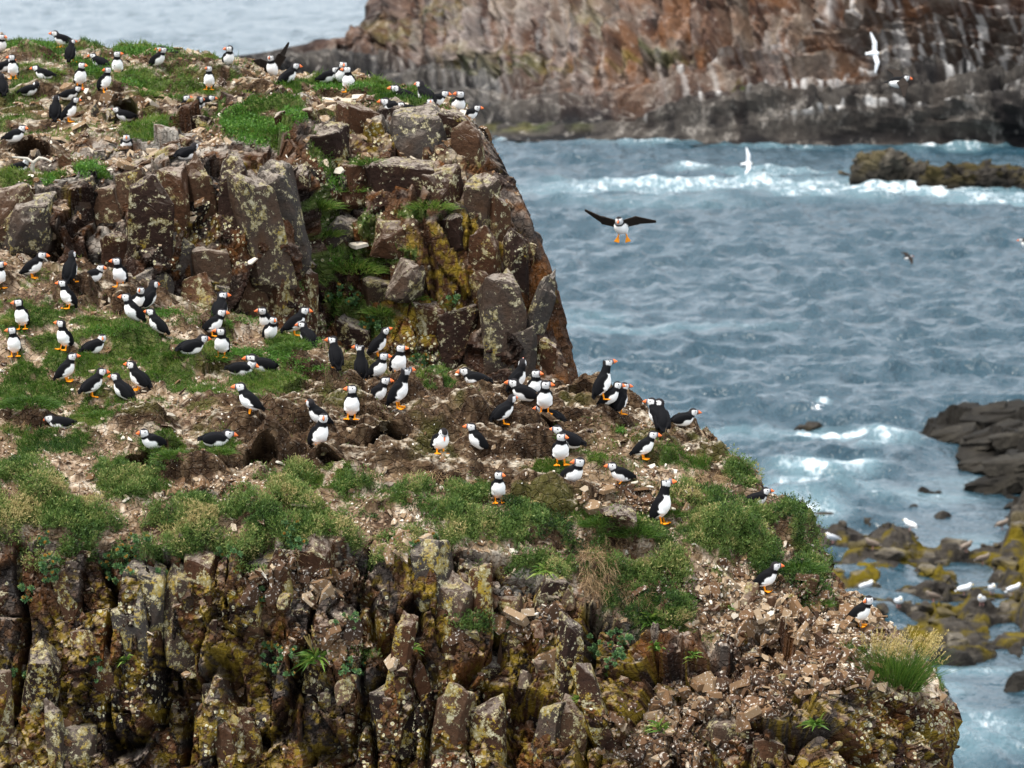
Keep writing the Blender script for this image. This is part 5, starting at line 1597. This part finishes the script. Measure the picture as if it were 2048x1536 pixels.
U, N_ = T_UP, T_NEAR
GB, GN = 'puffins on the upper bluff', 'puffins on the near slope'
R_, L_, F_, B_ = 0, 180, 270, 90
for row in [
    # --- upper bluff
    (3, 107, 34, 'situp', 300, 330, 'puffin cut off by the left picture edge on the bluff skyline', U, 0),
    (124, 99, 30, 'low', 180, 180, 'puffin walking left along the bluff skyline with sea behind', U, 0),
    (143, 128, 34, 'up', 70, 20, 'black-backed puffin standing below the one walking on the skyline', U, 0),
    (6, 146, 26, 'sit', 10, 10, 'dark puffin half hidden behind a white-breasted one at far left of bluff', U, 0),
    (26, 162, 42, 'up', 265, 190, 'white-breasted puffin facing us at far left of the bluff', U, 0),
    (88, 160, 20, 'sit', 180, 180, 'puffin resting facing left before an olive tussock on the bluff', U, 0),
    (62, 188, 26, 'sit', 5, 170, 'resting puffin looking back over its shoulder at left of the bluff', U, 0),
    (6, 192, 34, 'situp', 100, 110, 'dark puffin seen from behind, cut by the left edge on the bluff', U, 0),
    (155, 174, 42, 'up', 285, 330, 'puffin standing front-on with bill to the right, upper bluff left', U, 0),
    (210, 190, 42, 'up', 330, 200, 'puffin on the bluff with white breast right and head turned left', U, 0),
    (200, 135, 28, 'sit', 150, 190, 'puffin sitting in bright green leaves on the bluff', U, 0),
    (236, 157, 47, 'up', 275, 340, 'puffin with bright orange feet on a dark mound of the bluff', U, 0),
    (314, 134, 30, 'situp', 330, 190, 'puffin on the bluff skyline with breast right and bill left', U, 0),
    (338, 117, 14, 'lie', 180, 180, 'puffin lying behind the skyline hump of the bluff', U, .02),
    (137, 201, 20, 'sit', 0, 0, 'puffin resting with bill right, white flank showing, left bluff', U, 0),
    (112, 243, 32, 'up', 95, 95, 'dark puffin from behind, left one of a close pair on the bluff', U, 0),
    (139, 248, 34, 'up', 340, 10, 'right one of the close pair, white breast to the right', U, 0),
    (250, 243, 22, 'sit', 180, 180, 'puffin at a burrow mouth behind two upright stone slabs', U, 0),
    (418, 185, 34, 'up', 265, 240, 'small puffin facing us in the middle of the bluff slope', U, 0),
    (368, 243, 44, 'up', 345, 340, 'puffin with orange feet standing on a pale boulder of the bluff', U, 0),
    (408, 213, 20, 'lie', 0, 0, 'puffin lying among pale stones, bill right, mid bluff', U, 0),
    (387, 236, 24, 'situp', 20, 40, 'dark puffin tucked behind the one on the pale boulder', U, 0),
    (458, 133, 26, 'situp', 300, 190, 'lone puffin sitting on the right shoulder of the bluff skyline', U, 0),
    (30, 286, 26, 'sit', 0, 330, 'puffin sitting by the left edge above the rock lip', U, 0),
    (253, 302, 22, 'sit', 270, 265, 'puffin sitting face-on in grass above streaked rock', U, 0),
    (371, 320, 22, 'sit', 30, 60, 'puffin resting at the cliff lip with its back to us', U, 0),
    (36, 350, 24, 'sit', 0, 310, 'lowest puffin at left of the bluff, beside a pale driftwood branch', U, 0),
    (573, 161, 20, 'situp', 10, 0, 'puffin beside the wing-raising one, bill right', U, .03),
    (654, 165, 24, 'sit', 0, 0, 'left puffin of a trio on the bluff skyline, body to the right', U, 0),
    (681, 164, 20, 'situp', 275, 270, 'middle puffin of the skyline trio, facing us', U, .02),
    (698, 189, 42, 'up', 262, 200, 'tallest puffin of the skyline trio, white front, bill left', U, 0),
    (810, 198, 14, 'sit', 180, 180, 'puffin with only head showing behind a hump of the bluff', U, .04),
    (872, 211, 22, 'sit', 0, 0, 'puffin sitting with bill right at the right end of the bluff', U, 0),
    (852, 207, 20, 'situp', 130, 120, 'dark puffin just behind the one sitting at the right end of the bluff', U, .02),
    (788, 222, 14, 'lie', 180, 180, 'puffin lying low in grass above the big grey boulders', U, .02),
    (816, 232, 16, 'lie', 195, 195, 'black-backed puffin lying on top of the grey boulder', U, 0),
    (860, 231, 20, 'sit', 285, 280, 'white-breasted puffin sitting on guano-white boulder top', U, 0),
    (917, 220, 18, 'situp', 275, 220, 'small puffin head-on at the last rocks of the bluff', U, .02),
    (940, 238, 22, 'sit', 350, 0, 'rightmost puffin of the upper bluff, bill right', U, 0),
    # --- near slope
    (1, 575, 60, 'up', 300, 320, 'puffin cut in half by the left edge under the rock face', N_, 0),
    (64, 560, 56, 'std', 355, 0, 'puffin standing right-facing below the cave at the bluff foot', N_, 0),
    (145, 568, 62, 'up', 80, 85, 'puffin seen from behind against the rusty rock face', N_, 0),
    (186, 564, 30, 'sit', 0, 340, 'crouching puffin bending forward right of the back-turned one', N_, 0),
    (241, 577, 60, 'up', 262, 190, 'puffin standing tall on a dirt mound against brown rock, bill left', N_, 0),
    (135, 624, 56, 'up', 225, 190, 'puffin with breast left standing below the back-turned one', N_, 0),
    (276, 622, 50, 'situp', 288, 270, 'puffin facing straight at us behind a left-facing one', N_, 0),
    (293, 612, 34, 'situp', 60, 45, 'dark puffin hidden behind the one staring straight at us', N_, .02),
    (268, 644, 54, 'situp', 215, 190, 'left-facing puffin in front of the one staring at us', N_, 0),
    (315, 667, 48, 'situp', 172, 185, 'black-backed puffin sitting right of the left-facing one, bill left', N_, 0),
    (45, 664, 60, 'up', 262, 200, 'puffin on one leg beside a straw tussock at the left', N_, 0),
    (30, 716, 58, 'up', 268, 195, 'puffin standing on a bank at the left edge with neat white front', N_, 0),
    (127, 703, 58, 'up', 240, 185, 'puffin in green turf with white breast and bill left', N_, 0),
    (188, 709, 34, 'sit', 20, 200, 'preening puffin curled up in the turf', N_, 0),
    (134, 768, 60, 'std', 352, 0, 'puffin leaning forward to the right in the left turf', N_, 0),
    (186, 798, 52, 'std', 15, 30, 'dark puffin walking right, left of a huddle of two', N_, 0),
    (246, 801, 50, 'situp', 165, 180, 'front puffin of the left huddle, sitting with bill left', N_, 0),
    (278, 785, 62, 'std', 168, 185, 'rear puffin of the left huddle, back to the right', N_, 0),
    (381, 704, 20, 'sit', 20, 20, 'puffin head poking up behind the round tussock', N_, .03),
    (423, 672, 58, 'std', 350, 350, 'puffin walking right at the foot of the brown rock', N_, 0),
    (443, 632, 30, 'situp', 80, 20, 'puffin partly hidden behind the walking one at the rock foot', N_, .02),
    (443, 718, 62, 'up', 255, 190, 'white-fronted puffin standing above a grass tussock, left of centre', N_, 0),
    (482, 748, 20, 'lie', 350, 330, 'puffin lying in a burrow with its head down in the grass', N_, .01),
    (524, 742, 18, 'lie', 190, 190, 'puffin lying in the burrow next to the head-down one', N_, .01),
    (536, 662, 42, 'situp', 240, 190, 'rear puffin of a pair below the bluff, bill left', N_, 0),
    (540, 682, 44, 'situp', 285, 280, 'front puffin of the pair below the bluff, round white belly', N_, 0),
    (590, 674, 60, 'std', 5, 5, 'puffin on an olive tussock leaning right against the dark bluff', N_, 0),
    (617, 692, 42, 'situp', 140, 175, 'dark puffin slouching behind the olive tussock', N_, 0),
    (673, 742, 58, 'up', 110, 170, 'puffin with its back to us and bill left, left of centre', N_, 0),
    (724, 769, 75, 'tall', 100, 165, 'tall black-backed puffin in the central gathering', N_, 0),
    (754, 714, 62, 'look', 8, 0, 'highest puffin of the central gathering, stretching right', N_, 0),
    (760, 754, 54, 'situp', 305, 345, 'white-bellied puffin squeezed between taller neighbours', N_, 0),
    (797, 757, 52, 'up', 290, 320, 'puffin facing us at the right of the central gathering', N_, 0),
    (755, 815, 60, 'std', 352, 0, 'forward-leaning puffin of the right-facing pair', N_, 0),
    (794, 820, 80, 'tall', 345, 10, 'tall upright puffin of the right-facing pair', N_, 0),
    (500, 832, 64, 'std', 195, 185, 'puffin facing left on the open slope left of centre', N_, 0),
    (701, 845, 70, 'up', 272, 190, 'puffin front-on with bowed head above the burrows', N_, 0),
    (640, 852, 50, 'situp', 200, 120, 'puffin with head turned away behind the striding one', N_, 0),
    (638, 905, 75, 'up', 300, 275, 'puffin striding towards us over the burrow mounds', N_, 0),
    (122, 860, 28, 'lie', 185, 185, 'puffin lying in a dirt hollow at the left, bill left', N_, 0),
    (305, 897, 34, 'sit', 222, 235, 'puffin resting on turf above the big burrow', N_, 0),
    (432, 894, 34, 'lie', 0, 0, 'puffin crouched flat facing right on the grassy bank', N_, 0),
    (880, 912, 56, 'bow', 290, 280, 'preening puffin bowing its head to its breast', N_, 0),
    (953, 900, 42, 'situp', 200, 190, 'puffin sitting in a dirt hollow right of the preening one', N_, 0),
    (953, 768, 20, 'sit', 180, 180, 'puffin head peeking over the ridge with bluff behind', N_, .02),
    (1036, 789, 68, 'look', 5, 60, 'puffin leaning right with head turned away at the ridge', N_, 0),
    (1048, 792, 20, 'sit', 180, 180, 'puffin head low behind the ridge beneath the leaning one', N_, .02),
    (1071, 806, 60, 'up', 290, 340, 'rear white-fronted puffin of two at the ridge', N_, 0),
    (1089, 832, 70, 'up', 275, 335, 'front white-fronted puffin of two at the ridge', N_, 0),
    (1006, 850, 48, 'std', 5, 50, 'dark puffin stooping right on the burrowed ground', N_, 0),
    (1104, 850, 30, 'sit', 150, 185, 'small dark puffin with bill left below the two at the ridge', N_, 0),
    (1135, 895, 44, 'sit', 165, 185, 'black-backed puffin lying behind the white-fronted one, bill left', N_, 0),
    (1122, 933, 64, 'up', 275, 320, 'white-fronted puffin beside turf at the right of the colony', N_, 0),
    (1143, 981, 70, 'std', 312, 205, 'puffin on a sod mound with head turned back to the left', N_, 0),
    (1240, 973, 48, 'low', 205, 190, 'puffin crouching with bill left on the shale', N_, 0),
    (1286, 922, 62, 'std', 350, 355, 'puffin walking right near the headland edge', N_, 0),
    (998, 1010, 66, 'up', 278, 330, 'foremost puffin, front-on at the grassy rim', N_, 0),
    (1325, 1053, 88, 'tall', 345, 0, 'tall slim puffin with raised foot in deep grass', N_, 0),
    (1206, 804, 78, 'tall', 5, 0, 'tall puffin outlined against the sea on a dirt knoll', N_, 0),
    (1218, 812, 46, 'situp', 350, 5, 'puffin hidden behind the tall one on the dirt knoll', N_, 0),
    (1237, 833, 54, 'up', 55, 10, 'black-backed puffin right of the knoll, bill right', N_, 0),
    (1326, 862, 60, 'situp', 95, 175, 'dark front puffin of the billing pair on the edge', N_, 0),
    (1313, 852, 50, 'situp', 140, 180, 'rear puffin of the billing pair on the edge', N_, 0),
    (1366, 852, 36, 'sit', 0, 0, 'puffin resting on the outermost clod against the sea', N_, 0),
    (1513, 1012, 38, 'sit', 0, 0, 'puffin resting on the grassy right edge against the water', N_, 0),
    (1530, 1187, 60, 'std', 335, 0, 'lone puffin on the scree slope below the grass bank', N_, 0),
    (1718, 1255, 66, 'std', 345, 215, 'outermost puffin beside the tall seeding grass', N_, 0),
]:
    puffin(*row[:7], row[7], row[8], group=GB if row[7] is U else GN)

# wings up / flying
WU = (((.02, .07, .10), (-.06, .05, .13)), ((.0, -.09, .03), (-.05, -.09, .02)))
p, nn, k = T_UP.find(545, 153)
POSE['flap'] = (50, .07, 0, .01, 0)
puffin(545, 153, 0, 'flap', 255, 250, 'puffin with one wing raised on the bluff skyline', U, 0, WU, p, .92, GB)
POSE['fly'] = (14, .10, 3, .0, -10)
WF = (((.0, .10, .024), (-.02, .15, -.016)), ((.0, -.11, .032), (-.02, -.145, .085)))
puffin(0, 0, 0, 'fly', 262, 270, 'flying puffin coming straight at us with dangling orange feet', U, 0, WF, at(1243, 478, 30.5), .95, 'flying puffins')
POSE['glide'] = (4, .10, 0, -.004, -8)
WG = (((.0, .11, .05), (-.08, .10, .03)), ((.02, -.09, -.05), (-.02, -.10, -.10)))
puffin(0, 0, 0, 'glide', 8, 0, 'puffin flying right in front of the far cliff', U, 0, WG, at(1795, 184, 39), 1.0, 'flying puffins')
puffin(0, 0, 0, 'fly', 170, 180, 'flying puffin cut by the right picture edge', U, 0, WF, at(2052, 500, 62), 1.0, 'flying puffins')
puffin(0, 0, 0, 'glide', 20, 20, 'far-off dark puffin skimming low over the bay', U, 0, WG, at(1815, 524, 92), 1.0, 'flying puffins')


# ------------------------------------------------------------------ gulls
def gull_meshes(kind, wings=None):
    lo = np.array([-.32, -.75 if wings else -.14, -.02]); hi = np.array([.32, .75 if wings else .14, .46])
    if wings: lo[2] = -.62; hi[2] = .72
    h = .011 if not wings else .017
    gx = [np.arange(lo[k], hi[k], h) for k in range(3)]
    p = np.stack(np.meshgrid(*gx, indexing='ij'), -1)
    th = .28 if not wings else .05
    Rb = roty(th); a, lat, dor = Rb[:, 0], Rb[:, 1], Rb[:, 2]
    C = np.array([0, 0, .2]); H = C + a * .155 + np.array([.02, 0, .075 if not wings else .015])

    def fields(p):
        f = {'body': ell(p, C, np.array([.19, .085, .085]), Rb), 'neck': cap(p, C + a * .1, H, .06, .04), 'head': ell(p, H, np.array([.052, .042, .042])),
             'bill': cap(p, H + np.array([.04, 0, -.006]), H + np.array([.105, 0, -.018]), .016, .010), 'tail': plate(p, C - a * .15, C - a * .27, lat, .03, .045, .012)}
        for s in (1, -1):
            if wings:
                S = C + a * .06 + lat * s * .06 + dor * .03
                e1, e2 = wings[0 if s == 1 else 1]
                E = S + np.array(e1); f['wing%d' % s] = smin(plate(p, S, E, a, .075, .07, .016), plate(p, E, E + np.array(e2), a, .07, .018, .014), .02)
            else:
                f['wing%d' % s] = smin(ell(p, C - a * .03 + lat * s * .068 + dor * .022, np.array([.19, .03, .06]), Rb), plate(p, C - a * .12 + lat * s * .03 + dor * .02, C - a * .31 + dor * .02, dor, .02, .004, .012), .02)
                f['leg%d' % s] = cap(p, C + np.array([-.01, s * .04, -.06]), np.array([0, s * .04, .005]), .014, .011)
        return f

    def join(f):
        d = smin(smin(f['body'], f['neck'], .05), f['head'], .02)
        for k in f:
            if k not in ('body', 'neck', 'head'): d = smin(d, f[k], .012)
        return d
    V, Fc = surface_net(join(fields(p.reshape(-1, 3))).reshape(p.shape[:3]), lo, h)
    f = fields(V); names = list(f); lab = np.array(names)[np.argmin(np.stack([f[k] for k in names], 1), 1)]
    white = np.array((.80, .80, .80)) if kind != 'brown' else np.array((.20, .165, .135))
    back = {'grey': (.40, .42, .45), 'brown': (.13, .10, .08), 'white': (.7, .71, .73)}[kind]
    col = np.tile(white, (len(V), 1))
    for s in ('1', '-1'):
        col[lab == 'wing' + s] = back
        col[lab == 'leg' + s] = (.5, .25, .22)
    col[lab == 'bill'] = (.75, .5, .06) if kind != 'brown' else (.04, .035, .03)
    if not wings: col[(lab == 'wing1') & (V[:, 0] < -.2) | (lab == 'wing-1') & (V[:, 0] < -.2)] = (.03, .03, .03)
    me = mesh_np('gull_body', V, Fc, None, True, [M_BIRD], {'Col': col})
    eyes = [H + np.array([.025, s * .036, .012]) for s in (1, -1)]
    return me, eyes


GM = {}


def gull(loc, kind, head, label, wings=None, roll=0, s=1.0, group='gulls on the shore'):
    key = (kind, id(wings) if wings else 0)
    if key not in GM: GM[key] = gull_meshes(kind, wings)
    me, ey = GM[key]
    root = tag(link('gull', None, None, tuple(loc), (math.radians(roll), 0, math.radians(head)), (s, s, s)), label, 'gull', group)
    link('body', me, root)
    for e in ey: link('eye', EYE, root, tuple(e), None, (2, 2, 2))


def shore_point(px, py):
    best = None
    for y in np.arange(75, 140, .1):
        P = at(px, py, y)
        ix = int((P[0] - SHX[0]) / .14); iy = int(np.searchsorted(SHY, y))
        if 0 <= ix < len(SHX) and 0 <= iy < len(SHY):
            z = max(SHZ[iy, ix], 0)
            if P[2] <= z: return np.array([P[0], P[1], z])
    return sea_at(px, py)


for px, py, kind, hd, lb in [(1665, 1095, 'grey', 200, 'gull bending down on the shore nearest the grass bank'), (1820, 1068, 'white', 140, 'white gull at the water line behind the flat boulders'), (1731, 1188, 'grey', 10, 'gull with bill right on the yellow weed below the bank'),
                             (1797, 1226, 'white', 280, 'gull facing us behind the outermost puffin'), (1928, 1196, 'white', 0, 'white gull on the big dark boulder'), (1984, 1192, 'white', 275, 'gull front-on among weed near the right edge'),
                             (2026, 1204, 'grey', 15, 'grey gull at the right edge of the shore'), (1963, 1216, 'white', 250, 'gull standing right of the dark boulder'), (1866, 1208, 'brown', 195, 'brown young gull feeding behind the outermost puffin'),
                             (1932, 1108, 'brown', 30, 'brown young gull beside the bright tide pool'), (1745, 1102, 'brown', 170, 'brown young gull resting on a ledge above the weed'), (1965, 1132, 'brown', 0, 'brown young gull right of the tide pool'), (2004, 1062, 'brown', 20, 'young gull by the dark rocks near the right edge')]:
    gull(shore_point(px, py) + np.array([0, 0, .02]), kind, hd, lb, s=.95)
WA = (((.02, .30, .06), (-.10, .36, -.02)), ((.02, -.30, .06), (-.10, -.34, -.06)))
gull(at(1741, 110, 112), 'white', 20, 'white gull banking with wings upright before the far cliff', WA, 72, .86, 'flying gulls')
WB = (((.02, .28, .12), (-.06, .36, .05)), ((-.05, -.26, .16), (-.2, -.28, .0)))
gull(at(1492, 332, 165), 'white', 10, 'white gull with one wing up, low over the breakers', WB, 58, 1.0, 'flying gulls')
gull(at(1632, 826, 122), 'white', 160, 'white gull skimming the swell above the foam', WB, 12, .7, 'flying gulls')
